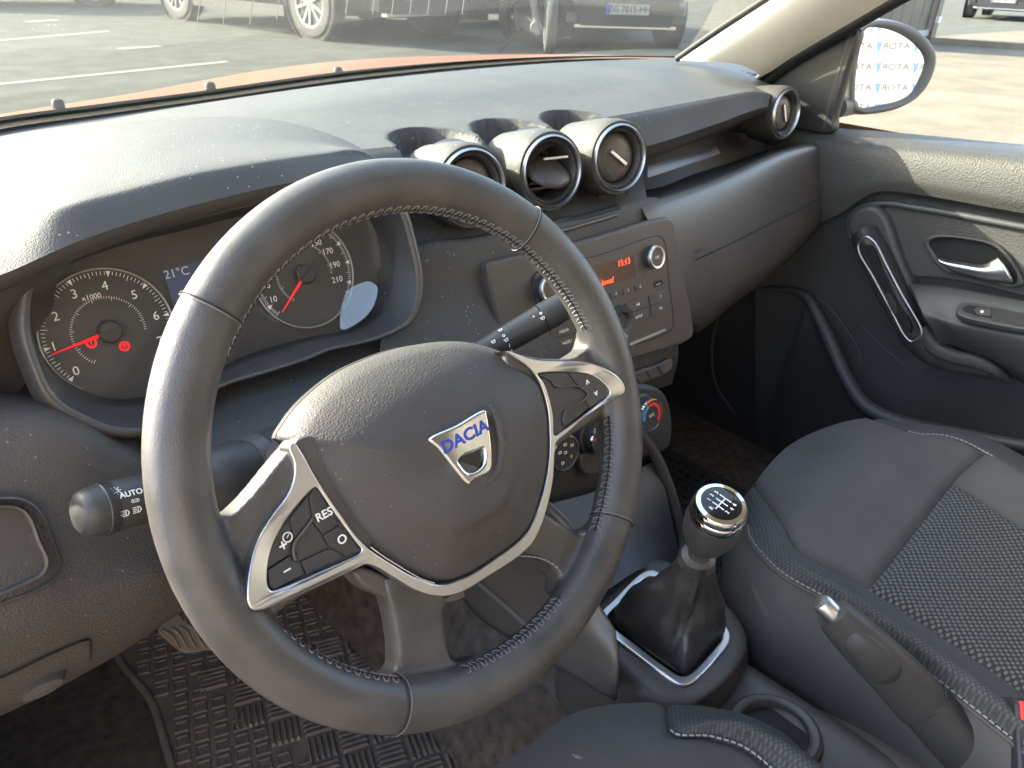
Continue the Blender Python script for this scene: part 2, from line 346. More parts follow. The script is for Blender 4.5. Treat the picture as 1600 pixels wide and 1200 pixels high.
# scoops in the pad round the three centre vents
VX = [A(738, 292, Y=.245)[0], A(862, 268, Y=.245)[0], A(968, 247, Y=.245)[0]]
for o_ in (tp_, pf_):
    for v_ in o_.data.vertices:
        p_ = np.array(v_.co)+OFF[DB.name]
        for xc in VX:
            dx = abs(p_[0]-(xc+.155*(p_[1]-.245))); yy = (p_[1]-.305)/.075
            w_ = .052*(sqrt(max(0, 1-yy*yy)) if yy > 0 else 1)
            if dx < w_: v_.co.z -= .026*min(1, (w_-dx)/.007)
    o_.data.update()
t6 = AY([(300, 310, .31), (600, 300, .28), (690, 293, .285), (800, 276, .29), (900, 259, .30), (1014, 236, .305), (1064, 221, .315), (1132, 197, .325), (1177, 179, .335), (1202, 171, .335)])
t7 = AY([(300, 330, .40), (600, 320, .40), (690, 310, .41), (800, 290, .42), (900, 272, .42), (1014, 247, .43), (1064, 230, .43), (1132, 206, .42), (1177, 187, .41), (1202, 178, .40)])
net('pad_underside', [t5, t6, t7], 60, 6, SMOOTH, DB)
# defroster slot, sensor, right-hand speaker grille
sl1 = AY([(370, 181, .60), (450, 169, .605), (520, 158.5, .61), (556, 150, .612)]); tube('defroster_slot', sl1, .0016, BLACK, DB, n=20)
sl2 = AY([(596, 142, .615), (680, 132, .615), (780, 120.5, .61)]); tube('defroster_slot', sl2, .0016, BLACK, DB, n=20)
q = A(621, 148, Y=.60); lathe('light_sensor', [(0, .004), (.008, .0038), (.013, .0015), (.014, -.004)], q, (0, -.1, 1), SMOOTH, DB, 24)
GR = AY([(1143, 117, .50), (1160, 115, .50), (1185, 117, .48), (1203, 126, .45), (1196, 130, .44), (1168, 128, .455), (1150, 122, .48)])
c = sum(GR)/len(GR); mk('speaker_grille', [c+(0, 0, .003)]+[g+np.array((0, 0, .003)) for g in GR], [(0, i+1, (i+1) % 7+1) for i in range(7)], BLACK, DB, smooth=False)
for i in range(6):
    a = GR[1]*(1-i/5)+GR[3]*i/5; b = GR[6]*(1-i/5)+GR[4]*i/5
    tube('grille_fin', [a+(0, 0, .005), b+(0, 0, .005)], .0014, PAD, DB, seg=6)
# middle band under the pad, behind the vents, running into the shelf on the far side
m0 = AY([(560, 300, .33), (600, 305, .32), (650, 300, .31), (700, 290, .32), (800, 270, .33), (900, 255, .34), (1000, 240, .35)])
m1 = AY([(600, 400, .27), (640, 385, .265), (665, 376, .26), (720, 372, .255), (820, 350, .255), (920, 330, .25), (1010, 308, .25)])
net('centre_panel', [m0, m1], 40, 10, PAD, DB)
# step between vents and radio
m2 = AY([(600, 408, .262), (640, 392, .257), (680, 381, .25), (760, 372, .243), (850, 352, .243), (940, 334, .242), (1030, 312, .243)])
m3 = AY([(600, 470, .235), (640, 470, .23), (700, 470, .225), (770, 460, .225), (850, 440, .225), (940, 420, .225), (1040, 400, .228)])
m4 = AY([(590, 620, .18), (640, 620, .18), (700, 610, .18), (770, 590, .185), (850, 580, .185), (960, 570, .19), (1060, 545, .195)])
m5 = AY([(600, 680, .19), (640, 680, .19), (700, 680, .19), (770, 660, .19), (850, 650, .2), (960, 630, .21), (1050, 600, .22)])
net('centre_panel', [m1, m2, m3, m4, m5], 40, 30, PAD, DB)
# oddment tray in front of the vents (long dark slot with a lighter edge)
tube('tray_edge', AY([(792, 383, .24), (850, 368, .238), (905, 353, .238), (962, 336, .239)]), .0028, SMOOTH, DB, n=16)
tube('tray_slot', AY([(790, 372, .247), (850, 357, .246), (905, 342, .246), (965, 325, .247)]), .005, BLACK, DB, n=16)
# far side: open shelf and airbag / glovebox cover
s0 = AY([(1000, 320, .25), (1022, 313, .25), (1080, 294, .262), (1140, 271, .275), (1200, 244, .29), (1235, 232, .30), (1262, 226, .31), (1276, 226, .318)])
s0b = AY([(1004, 328, .238), (1024, 321, .238), (1081, 301, .25), (1141, 278, .264), (1201, 251, .28), (1236, 238, .29), (1266, 231, .30), (1281, 231, .31)])
s1 = AY([(1040, 400, .215), (1055, 402, .215), (1100, 380, .225), (1150, 352, .24), (1200, 322, .258), (1240, 300, .275), (1270, 285, .288), (1292, 275, .305)])
s2 = AY([(1062, 480, .205), (1080, 485, .205), (1115, 462, .213), (1160, 430, .225), (1210, 392, .245), (1250, 360, .26), (1280, 335, .275), (1303, 318, .295)])
s3 = AY([(1068, 500, .215), (1084, 505, .215), (1120, 480, .223), (1165, 447, .235), (1215, 408, .255), (1253, 376, .27), (1283, 350, .285), (1303, 336, .305)])
s4 = AY([(1090, 520, .30), (1105, 510, .30), (1140, 480, .31), (1180, 450, .32), (1225, 412, .33), (1260, 380, .34), (1285, 354, .35), (1300, 340, .36)])
net('airbag_cover', [s0, s0b, s1, s2, s3, s4], 60, 40, SMOOTH, DB)
e0 = AY([(1276, 226, .318), (1292, 275, .305), (1303, 318, .295), (1303, 336, .305)]); e1 = AY([(1281, 229, .40), (1295, 276, .40), (1304, 318, .40), (1304, 336, .40)])
net('end_cap', [e0, e1], 20, 4, SMOOTH, DB)
tube('glovebox_seam', AY([(1088, 406, .2155), (1140, 382, .226), (1190, 357, .239), (1240, 332, .255), (1278, 312, .27)]), .0009, BLACK, DB, n=24)
net('shelf_floor', [s0, AY([(1010, 300, .36), (1040, 290, .37), (1085, 272, .38), (1140, 255, .39), (1198, 235, .40), (1225, 226, .40), (1245, 222, .40), (1255, 221, .40)])], 30, 4, DARK, DB)
net('shelf_back', [AY([(990, 300, .37), (1040, 290, .38), (1085, 272, .39), (1140, 255, .40), (1200, 236, .41)]), AY([(990, 236, .42), (1040, 226, .42), (1085, 212, .42), (1140, 196, .42), (1200, 176, .42)])], 20, 4, DARK, DB)
net('shelf_trim', [AY([(1012, 259, .335), (1060, 246, .345), (1118, 229, .36)]), AY([(1012, 266, .33), (1060, 252, .34), (1122, 233, .352)]), AY([(1012, 278, .325), (1060, 262, .335), (1126, 240, .345)])], 20, 6, SMOOTH, DB)
APL = Pl(A(1100, 395, Y=.222), (A(1150, 352, Y=.24)-A(1080, 395, Y=.222))[[1, 0, 2]]*np.array((1, -1, 0))+np.array((0, 0, .05)))
text('embossed_print', 'AIRBAG', Pl(A(1093, 392, Y=.2175), (.12, -1, .22)), 0, 0, .007, DARK, DB, .0006, ang=.0)
# lower left knee panel with coin pocket
K = [AY([(-160, 600, .27), (0, 612, .26), (70, 616, .255), (140, 640, .25), (200, 672, .25), (260, 700, .25), (360, 700, .25)]),
     AY([(-160, 612, .235), (0, 622, .225), (70, 627, .22), (137, 650, .215), (198, 682, .215), (258, 710, .215), (350, 712, .22)]),
     AY([(-160, 640, .21), (0, 652, .20), (70, 656, .195), (135, 680, .19), (195, 710, .19), (255, 735, .19), (350, 740, .2)]),
     AY([(-160, 800, .165), (-40, 800, .165), (60, 800, .165), (130, 815, .165), (200, 830, .167), (270, 840, .17), (350, 840, .18)]),
     AY([(-160, 1040, .125), (-60, 1000, .125), (60, 962, .13), (120, 945, .135), (180, 925, .14), (240, 903, .145), (330, 870, .16)]),
     AY([(-160, 1110, .125), (-60, 1080, .13), (60, 1030, .135), (130, 1000, .14), (190, 975, .145), (250, 945, .15), (340, 900, .17)]),
     AY([(-160, 1175, .14), (-60, 1140, .145), (60, 1085, .15), (140, 1042, .155), (200, 1008, .16), (280, 955, .17), (350, 915, .19)]),
     AY([(-160, 1165, .24), (-60, 1130, .24), (60, 1075, .25), (140, 1035, .26), (200, 1000, .27), (280, 950, .28), (350, 910, .29)])]
net('knee_panel', K, 50, 60, PANEL, DB)
tube('panel_seam', AY([(-60, 1082, .128), (20, 1051, .131), (80, 1022, .134), (139, 1000, .1385), (142, 1012, .14), (140, 1038, .154)]), .0009, BLACK, DB, n=30)
KP = Pl(A(30, 870, Y=.148), unit(np.cross(A(60, 800, Y=.165)-A(-60, 960, Y=.135), A(120, 900, Y=.145)-A(-60, 960, Y=.135))))
if KP.n[1] > 0: KP = Pl(KP.P, -KP.n)
out = [(-90, 790), (0, 775), (40, 778), (66, 797), (86, 842), (98, 880), (90, 905), (60, 925), (0, 948), (-90, 985)]
inn = [(-90, 810), (0, 795), (28, 798), (42, 810), (58, 850), (70, 878), (64, 895), (40, 908), (0, 925), (-90, 960)]
platepx('pocket_frame', [out, inn], KP, -.004, .005, SMOOTH, DB, bev=.0022)
platepx('pocket_base', [inn], KP, -.006, .0005, SMOOTH, DB)
lathe('release_knob', [(0, .012), (.006, .011), (.008, .004), (.009, -.01)], A(60, 1062, Y=.148), (0, -1, -.1), SMOOTH, DB, 20, sx=2.2)
net('column_cowl', [AY([(225, 665, .225), (300, 632, .225), (350, 603, .225), (420, 580, .225), (520, 546, .225), (640, 500, .225), (700, 480, .225)]), AY([(235, 700, .20), (310, 660, .20), (370, 628, .20), (440, 604, .20), (540, 575, .20), (650, 545, .20), (740, 540, .20)]), AY([(270, 760, .15), (330, 720, .15), (400, 680, .15), (470, 640, .15), (560, 610, .15), (660, 590, .15), (760, 590, .15)]), AY([(300, 860, .12), (360, 820, .12), (430, 780, .12), (500, 740, .12), (590, 700, .12), (680, 680, .12), (780, 680, .12)])], 30, 20, PAD, DB)
# round air vents
def vent(px, py, Y, r, yaw, pitch, state, tab):
    n = unit((-sin(radians(yaw)), -cos(radians(yaw)), sin(radians(pitch)))); P = A(px, py, Y=Y); x = (cos(radians(yaw)), -sin(radians(yaw)), 0)
    b = lathe('air_vent', [(r*.90, .0), (r*1.0, .0), (r*1.035, -.004), (r*1.06, -.012), (r*1.05, -.03), (r*.98, -.058), (r*.90, -.085)], P, n, PAD, DB, 56, x=x)
    b['label'] = 'round air vent housing'
    lathe('vent_ring', [(r*.84, -.004), (r*.85, .0015), (r*.885, .0035), (r*.93, .0015), (r*.955, -.004)], P, n, SILV, b, 64, x=x)
    lathe('vent_collar', [(r*.84, -.003), (r*.80, -.001), (r*.76, -.002), (r*.70, -.008), (r*.685, -.04), (0, -.041)], P, n, DARK, b, 56, x=x)
    pl = Pl(P, n, x)
    if state:                                        # closed shutter disc
        k = radians(state); q = Pl(pl.w(0, 0, -.006), n, pl.x*cos(k)+pl.y*sin(k))
        lathe('shutter_disc', [(0, .0015), (r*.45, .001), (r*.62, -.001), (r*.67, -.004), (r*.66, -.008)], q.P, n, SMOOTH, b, 48, x=x)
        if tab:
            plate('shutter_tab', [rrect(0, 0, r*.36, r*.055, .0012)], q, .0005, .0055, SILV, b, bev=.001, corner=True)
            plate('finger_recess', [circ(0, -r*.38, r*.22, 24, r*.14)], q, -.001, .0012, DARK, b, corner=True)
    else:                                            # open shutter: a lens-shaped blade lying level
        V, F = lathemesh([(0, .004), (r*.5, .003), (r*.66, 0), (r*.5, -.003), (0, -.004)], pl.w(0, 0, -.010), unit(pl.y*.80+pl.n*.62), 40)
        mk('shutter_blade', V, F, SMOOTH, b)
        plate('shutter_tab', [rrect(0, r*.36, r*.38, .0011, .0008)], pl, .006, .009, SILV, b, corner=True)
        for v in (-.012, -.018): plate('vane', [rrect(0, v, r*.5, .0012, .0008)], pl, -.03, -.012, DARK, b, corner=True)
    return b
vent(738, 292, .245, .0405, 9, 8, -32, True)
vent(862, 268, .245, .0415, 9, 8, 0, False)
vent(968, 247, .245, .0415, 9, 8, -36, True)
vent(1228, 177, .330, .0400, 2, 5, -70, True)
# deep skirts that carry the vents on the centre panel
for px, py, Y, r in ((738, 292, .262, .045), (862, 268, .262, .046), (968, 247, .262, .046), (1228, 177, .345, .043)):
    lathe('vent_skirt', [(r*.90, .0), (r*1.0, -.006), (r*1.04, -.02), (r*1.04, -.05)], A(px, py, Y=Y)-np.array((0, 0, .012)), unit((-.1, -1, -.12)), DARK, DB, 56)
    
# ================================================================ instrument cluster
NC = unit((0, -cos(radians(20)), sin(radians(20)))); IP = Pl(A(170, 518, Y=.26), NC)
IC = thing('instrument_cluster', 'oval gauge cluster with rev counter, speedometer and small blue display behind the steering wheel rim', 'gauge cluster', IP.w(.08, -.05, 0))
sp = IP.uv(475, 428)
bez = [(38, 480), (44, 448), (72, 418), (120, 393), (180, 372), (250, 352), (330, 331), (420, 310), (520, 295), (590, 298), (628, 325), (648, 385), (657, 432), (655, 472), (642, 502), (600, 525), (560, 537), (516, 546), (480, 561), (420, 580), (340, 606), (290, 640), (255, 664), (222, 674), (176, 673), (132, 657), (80, 624), (52, 568), (38, 520)]
inn = [(50, 500), (56, 460), (84, 428), (130, 404), (200, 381), (280, 362), (350, 344), (430, 327), (510, 314), (552, 318), (578, 350), (590, 395), (590, 440), (580, 480), (555, 508), (520, 520), (480, 527), (430, 540), (380, 556), (330, 580), (280, 606), (240, 616), (205, 622), (165, 622), (130, 610), (95, 590), (68, 560), (53, 530)]
L = []
for sc, h in ((1.05, .030), (1.025, .040), (1.0, .043), (.975, .041)):
    q = [IP.uv(a, b, .042) for a, b in bez]; cx = np.mean([a for a, b in q]); cy = np.mean([b for a, b in q])
    L.append([IP.w(cx+(a-cx)*sc, cy+(b-cy)*(1+(sc-1)*1.4), h) for a, b in q])
L.append([IP.p3(a, b, .022) for a, b in [(a*.985+345*.015, b*.97+455*.03) for a, b in bez]])
net('bezel', [crs(l, 120, True) for l in L[:4]], 120, 10, SMOOTH, IC, cu=True)
low = [crs(L[3], 120, True), crs([IP.w(*IP.uv(a, b, .0), .004) for a, b in inn], 120, True)]
# bring loop starts together
k = min(range(120), key=lambda i: np.linalg.norm(low[1][i]-low[0][0])); low[1] = np.roll(low[1], -k, 0)
net('bezel_wall', [low[0], low[0]*.45+low[1]*.55+NC*.004, low[1]], 120, 14, DARK, IC, cu=True)
wide = [IP.w(a, b, .0) for a, b in [IP.uv(x, y) for x, y in bez]]
platepx('gauge_face', [[(a*.93+345*.07, b*.93+470*.07) for a, b in bez]], IP, -.004, .0, FACE, IC)
TW = ['0', '1', '2', '3', '4', '5', '6', '7']; R0 = .0488
def pol(u0, v0, x_, y_): a_, b_ = IP.uv(x_, y_, .0014); return math.degrees(atan2(b_-v0, a_-u0)), hypot(a_-u0, b_-v0)
def dial(u0, v0, ringA, angs, ticks, labs, name):
    d = plate('dial_plate', [circ(u0, v0, R0-.0008, 64)], IP, .0003, .0011, FACE, IC, corner=True); d['label'] = name
    a0, a1 = ringA; N = 90; P = [IP.w(u0+R0*cos(radians(a0+(a1-a0)*i/N)), v0+R0*sin(radians(a0+(a1-a0)*i/N)), .0016) for i in range(N+1)]
    tube('dial_ring', P, .0008, RINGM, d, seg=8)
    ts = []
    for i, (a, ln, wd) in enumerate(ticks):
        c_, s_ = cos(radians(a)), sin(radians(a)); r = R0-.0022-ln/2; X = IP.x*c_+IP.y*s_; ts.append(boxmesh(IP.w(u0+r*c_, v0+r*s_, .0013), X, -IP.x*s_+IP.y*c_, IP.n, ln/2, wd/2, .0002))
    tri = []
    for a in angs:
        c_, s_ = cos(radians(a)), sin(radians(a)); X = IP.x*c_+IP.y*s_; Y = -IP.x*s_+IP.y*c_; B = IP.w(u0+(R0-.002)*c_, v0+(R0-.002)*s_, .0013)
        tri.append(([B+Y*.0017, B-Y*.0017, B-X*.0046, B+Y*.0017+IP.n*.0003, B-Y*.0017+IP.n*.0003, B-X*.0046+IP.n*.0003], [(0, 1, 2), (3, 5, 4), (0, 3, 4, 1), (1, 4, 5, 2), (2, 5, 3, 0)]))
    V, F = join(ts+tri); mk('tick_marks', V, F, WHITE, d, smooth=False)
    # inner fine scale
    ts = []
    for i in range(61):
        a = 230-i*4; ln = .0032 if i % 8 == 0 else .0018; c_, s_ = cos(radians(a)), sin(radians(a))
        r = .0275-ln/2; ts.append(boxmesh(IP.w(u0+r*c_, v0+r*s_+.0, .0013), IP.x*c_+IP.y*s_, -IP.x*s_+IP.y*c_, IP.n, ln/2, .00018, .0001))
    V, F = join(ts); mk('inner_scale', V, F, WHITE, d, smooth=False)
    for t, a, r, s_ in labs: text('dial_number', t, IP, u0+r*cos(radians(a)), v0+r*sin(radians(a)), s_, WHITE, d, .0014)
    return d
tang = [218-36*.995*i for i in range(8)]
tk = []
for i in range(71):
    a = 218-35.9*7*i/70
    if i % 10: tk.append((a, .0046 if i % 5 == 0 else .0028, .0004))
d1 = dial(0, 0, (231, -52), tang, tk, [(t_, *pol(0, 0, x_, y_), s_) for t_, x_, y_, s_ in (('0', 119, 580, .0098), ('1', 84, 542, .0098), ('2', 87, 495, .0098), ('3', 116, 460, .0098), ('4', 164, 447, .0098), ('5', 210, 461, .0098), ('6', 244, 494, .0098), ('7', 250, 533, .0098), ('x1000', 143, 464, .0056))], 'rev counter dial')
sang = np.interp(range(0, 221, 10), [0, 10, 150, 210, 220], [220, 208, 50, -22, -34])
sk_ = []
for i in range(111):
    a = float(np.interp(i*2, range(0, 221, 10), sang))
    if i % 10 != 5: sk_.append((a, .0044 if i % 5 == 0 else .0026, .0004))
d2 = dial(sp[0], sp[1], (-135, 225), [float(np.interp(v, range(0, 221, 10), sang)) for v in range(10, 220, 20)], sk_,
     [(str(v), float(np.interp(v, range(0, 221, 10), sang)), .0345, .0074) for v in range(50, 150, 20)]+[(t_, *pol(sp[0], sp[1], x_, y_), .0076) for t_, x_, y_ in (('10', 427, 468), ('30', 416, 447), ('150', 494, 380), ('170', 512, 393), ('190', 523, 414), ('210', 527, 437))], 'speedometer dial')
def needle(u0, v0, ang, ln, d):
    X = IP.x*cos(ang)+IP.y*sin(ang); Y = -IP.x*sin(ang)+IP.y*cos(ang); O = IP.w(u0, v0, 0)
    V = []
    for s, wd in ((.009, .0015), (ln, .0005)):
        for b, h in ((-1, .0040), (1, .0040), (0, .0055)): V.append(O+X*s+Y*wd*b+IP.n*h)
    mk('needle', V, [(0, 1, 4, 3), (1, 2, 5, 4), (2, 0, 3, 5), (0, 2, 1), (3, 4, 5)], RED, d, smooth=False)
    lathe('needle_hub', [(.0092, .0012), (.009, .0052), (.0075, .0068), (0, .0072)], O, IP.n, DARK, d, 40, x=X)
    plate('hub_blade', [[(-.012, -.0004), (.009, -.0016), (.009, .0016), (-.012, .0004)]], Pl(O, IP.n, X), .0068, .0085, DARK, d, corner=True)
needle(0, 0, radians(188.5), .0435, d1); needle(sp[0], sp[1], radians(-138), .042, d2)
for px, py, t in ((142, 536, '!'), (194, 541, 'P')):
    u, v = IP.uv(px, py); w_ = plate('warning_light', [circ(u, v, .0033, 24), circ(u, v, .0025, 24)], IP, .0011, .0018, REDL, IC, corner=True)
    plate('warning_frame', [circ(u, v, .0041, 24), circ(u, v, .0036, 24)], IP, .0011, .0018, REDL, w_, corner=True)
    text('warning_symbol', t, IP, u, v, .0044, REDL, w_, .0021, bold=.0002)
di = plate('display_screen', [[IP.uv(*q) for q in ((255, 424), (330, 402), (352, 470), (276, 494))]], IP, .0002, .0010, LCDB, IC, corner=True)
u, v = IP.uv(274, 427); text('display_print', '21°C', IP, u+.0008, v, .0098, LCDT, di, .0012, ang=0)
u, v = IP.uv(300, 440); text('display_print', 'km', IP, u+.004, v-.001, .004, LCDT, di, .0012)
u, v = IP.uv(283, 468); text('display_print', '● 45', IP, u+.004, v, .005, LCDT, di, .0012)
# flat facet added to mirror the sky as a patch; then the clear lens
LP_ = Pl(IP.p3(560, 475, .012), (-1.06, -.94, 1.09))
platepx('sky_glint', [[(531, 470), (545, 453), (562, 443), (578, 440), (589, 448), (588, 466), (580, 484), (566, 499), (548, 511), (533, 514), (531, 495)]], LP_, -.0005, .0, GLINT, IC, n=60)
lr = [[IP.w(*IP.uv(x, y, .03), h) for x, y in l] for h, l in ((.030, [(530, 468), (546, 452), (566, 440), (590, 442)]), (.022, [(528, 490), (548, 488), (570, 480), (588, 465)]), (.018, [(532, 514), (545, 512), (562, 500), (580, 482)]))]
net('lens', [[IP.p3(x, y, .034) for x, y in ((60, 430), (200, 385), (350, 348), (480, 320), (560, 320))], [IP.p3(x, y, .022) for x, y in ((55, 520), (200, 480), (350, 450), (480, 420), (610, 400))], [IP.p3(x, y, .016) for x, y in ((110, 640), (220, 650), (350, 590), (480, 545), (640, 500))]], 40, 16, LENS, IC)
#@@PART3

# ================================================================ steering wheel
TI = radians(25.79); WN = np.array([0, -cos(TI), sin(TI)]); WP = Pl((0, 0, 0), WN)
SW = thing('steering_wheel', 'black leather steering wheel with stitched rim, silver spoke trims and a chrome badge', 'steering wheel', (0, 0, 0))
def W3(px, py, h): return WP.p3(px, py, h)
RO, RI = .1905, .1545; RC = (RO+RI)/2
parts = []
seg = 220; prof = []
for j in range(28):
    a = 2*pi*j/28; prof.append((RC+.0180*cos(a)*(1), .0165*sin(a)))
V, F = lathemesh(prof, (0, 0, 0), WN, seg); F = gridfaces(len(prof), seg, True, True); parts.append((V, F))
def prism(poly, h0, h1, hs=None):
    P = [WP.uv(a, b, h1 if hs is None else hs) for a, b in poly]; n = len(P)
    V = [WP.w(a, b, h0) for a, b in P]+[WP.w(a, b, h1) for a, b in P]
    bm = bmesh.new(); vs = [bm.verts.new(v) for v in V]; bm.faces.new(vs[:n][::-1]); bm.faces.new(vs[n:])
    for i in range(n): bm.faces.new((vs[i], vs[(i+1) % n], vs[n+(i+1) % n], vs[n+i]))
    bmesh.ops.triangulate(bm, faces=bm.faces[:2]); bm.verts.index_update()
    r = ([np.array(v.co) for v in bm.verts], [tuple(v.index for v in f.verts) for f in bm.faces]); bm.free(); return r
parts.append(prism([(470, 680), (435, 722), (395, 772), (362, 806), (330, 812), (290, 800), (275, 900), (330, 980), (400, 978), (430, 962), (470, 935), (560, 890), (620, 800), (560, 680)], -.022, .001))
parts.append(prism([(790, 549), (850, 560), (895, 560), (918, 545), (930, 500), (985, 520), (985, 700), (962, 690), (945, 648), (866, 702), (800, 700)], -.020, .001))
parts.append(prism([(598, 905), (610, 950), (620, 1000), (622, 1048), (600, 1068), (560, 1072), (560, 1120), (760, 1110), (760, 1030), (722, 1040), (703, 1030), (697, 990), (694, 880)], -.026, -.006))
parts.append(prism([(820, 780), (870, 812), (905, 832), (930, 828), (950, 810), (985, 830), (950, 930), (900, 960), (872, 930), (877, 905), (862, 882), (830, 868), (780, 868), (740, 880), (720, 840)], -.026, -.006))
V, F = join(parts)
rim = mk('rim', V, F, LEATH, SW)
md = rim.modifiers.new('r', 'REMESH'); md.mode = 'VOXEL'; md.voxel_size = .0021; md.use_smooth_shade = True
md = rim.modifiers.new('s', 'SMOOTH'); md.factor = .6; md.iterations = 14
# centre hub body behind the cover
plate('hub_body', [[WP.uv(a, b, -.01) for a, b in [(470, 700), (560, 590), (700, 545), (830, 575), (862, 660), (840, 800), (760, 880), (690, 930), (600, 900), (520, 820)]]], WP, -.05, -.022, SMOOTH, SW, bev=.004)
# airbag cover: polar dome
hubpx = Zm([(180, 464), (205, 400), (255, 325), (330, 252), (400, 200), (480, 160), (560, 128), (640, 104), (700, 92), (760, 84), (820, 81), (880, 84), (940, 96), (1000, 114), (1060, 140), (1105, 170), (1140, 205), (1165, 245), (1185, 300), (1198, 360), (1203, 430), (1203, 510), (1196, 590), (1182, 660), (1165, 720), (1145, 780), (1120, 830), (1085, 868), (1040, 905), (990, 940), (930, 980), (880, 1008), (840, 1025), (800, 1032), (755, 1028), (710, 1010), (650, 980), (570, 932), (495, 872), (435, 800), (385, 728), (342, 660), (300, 592), (262, 540), (228, 500), (205, 478)], 380, 500, 2.5)
edgeh = lambda v: .002-.020*sstep(.0, .07, v)
def sstep(a, b, x): t = min(1, max(0, (x-a)/(b-a))); return t*t*(3-2*t)
EB = []
for a, b in hubpx:
    e_ = WP.uv(a, b, .002)
    for _k in range(4): e_ = WP.uv(a, b, edgeh(e_[1]))
    EB.append(e_)
EB = list(EB); EB = crs([(a, b, 0) for a, b in EB], 120, True)
hc = WP.uv(700, 720, .018)
V = []; NS = 34
def sstep(a, b, x): t = min(1, max(0, (x-a)/(b-a))); return t*t*(3-2*t)
for k in range(NS+1):
    s = k/NS
    for e in EB:
        u = hc[0]+(e[0]-hc[0])*s; v = hc[1]+(e[1]-hc[1])*s
        edge = .002-.020*sstep(.0, .07, e[1])                       # the upper edge rolls away from the driver
        h = edge+(.0235-edge)*(1-s**2.6)
        # raised shield round the badge, a shallow ledge below it
        th = atan2(e[1]-hc[1], e[0]-hc[0]); dn = max(0, -sin(th-.12))
        h += .0035*dn*(1-sstep(.50, .62, s))-.0008*dn*sstep(.62, .9, s)
        if s > .93: h -= .0045*sstep(.93, 1.0, s)
        V.append(WP.w(u, v, h))
V += [WP.w(e[0], e[1], -.030) for e in EB*np.array((1, 1, 1))]
cover = mk('airbag_cover', V, gridfaces(NS+2, 120, True), HUB, SW)
# silver trims
b = 2.5
Lout = Zm([(190, 478), (178, 500), (198, 560), (196, 620), (172, 685), (128, 745), (82, 815), (45, 890), (26, 970), (16, 1050), (18, 1105), (36, 1132), (80, 1130), (150, 1103), (260, 1056), (360, 1010), (440, 972), (480, 955), (520, 965), (580, 1000), (660, 1048), (720, 1072), (780, 1080), (830, 1072), (880, 1050), (940, 1012), (1010, 968), (1080, 920), (1130, 870), (1165, 800), (1190, 720), (1210, 620), (1216, 520),
           (1222, 480), (1260, 445), (1330, 385), (1400, 335), (1460, 300), (1488, 284), (1490, 262), (1470, 228), (1425, 195), (1370, 172), (1310, 162), (1230, 160), (1160, 158), (1110, 148), (1040, 122), (1020, 122)], 380, 500, b)
hubin = Zm([(1060, 148), (1105, 178), (1136, 210), (1160, 250), (1180, 305), (1192, 362), (1197, 430), (1198, 510), (1190, 590), (1176, 660), (1159, 718), (1139, 776), (1114, 824), (1080, 862), (1036, 898), (986, 933), (927, 974), (878, 1002), (838, 1018), (800, 1031), (757, 1033), (705, 1018), (645, 992), (575, 950), (520, 915), (478, 884), (430, 832), (388, 772), (345, 712), (305, 651), (268, 590), (236, 530), (208, 486)], 380, 500, b)
Lh = Zm([(278, 655), (240, 690), (190, 750), (150, 810), (115, 880), (98, 950), (94, 1000), (97, 1040), (112, 1057), (140, 1050), (220, 1018), (320, 975), (400, 940), (455, 912), (462, 898), (440, 868), (390, 800), (340, 730), (300, 670), (288, 655)], 380, 500, b)
Rh = Zm([(1150, 212), (1165, 207), (1240, 203), (1310, 205), (1370, 220), (1405, 245), (1425, 268), (1432, 285), (1425, 300), (1380, 335), (1310, 388), (1250, 432), (1215, 452), (1212, 440), (1210, 380), (1196, 310), (1175, 250)], 380, 500, b)
outl = [WP.uv(x, y, .005) for x, y in Lout+hubin]
def uvl(l, h): return [WP.uv(x, y, h) for x, y in l]
lo = crs([(a, b_, 0) for a, b_ in uvl(Lout, .005)], 360)[:, :2]; hi = crs([(a, b_, 0) for a, b_ in uvl(hubin, .005)], 220)[:, :2]
lh = crs([(a, b_, 0) for a, b_ in uvl(Lh, .005)], 90, True)[:, :2]; rh = crs([(a, b_, 0) for a, b_ in uvl(Rh, .005)], 80, True)[:, :2]
plate('spoke_trim', [[tuple(q) for q in lo]+[tuple(q) for q in hi], [tuple(q) for q in lh], [tuple(q) for q in rh]], WP, -.010, .0055, SILV, SW, bev=.0009, seg=3, corner=True)
plate('gap_ring', [[(hc[0]+(e[0]-hc[0])*1.004, hc[1]+(e[1]-hc[1])*1.004) for e in EB]], WP, -.036, -.030, BLACK, SW, corner=True)
tube('gap_line', [W3(x, y, -.002) for x, y in Zm([(215, 500), (252, 560), (300, 632), (340, 695), (385, 758), (430, 818), (480, 872), (540, 918), (610, 962), (690, 1008), (750, 1030)], 380, 500, b)], .0008, CHROME, SW, n=60)
# lower filler between trim and spokes
plate('spoke_filler', [uvl(Zm([(440, 985), (480, 970), (560, 1000), (660, 1056), (760, 1090), (850, 1078), (880, 1060), (820, 1100), (640, 1105), (540, 1080), (470, 1040)], 380, 500, b), -.006)], WP, -.03, -.009, SMOOTH, SW, bev=.003)
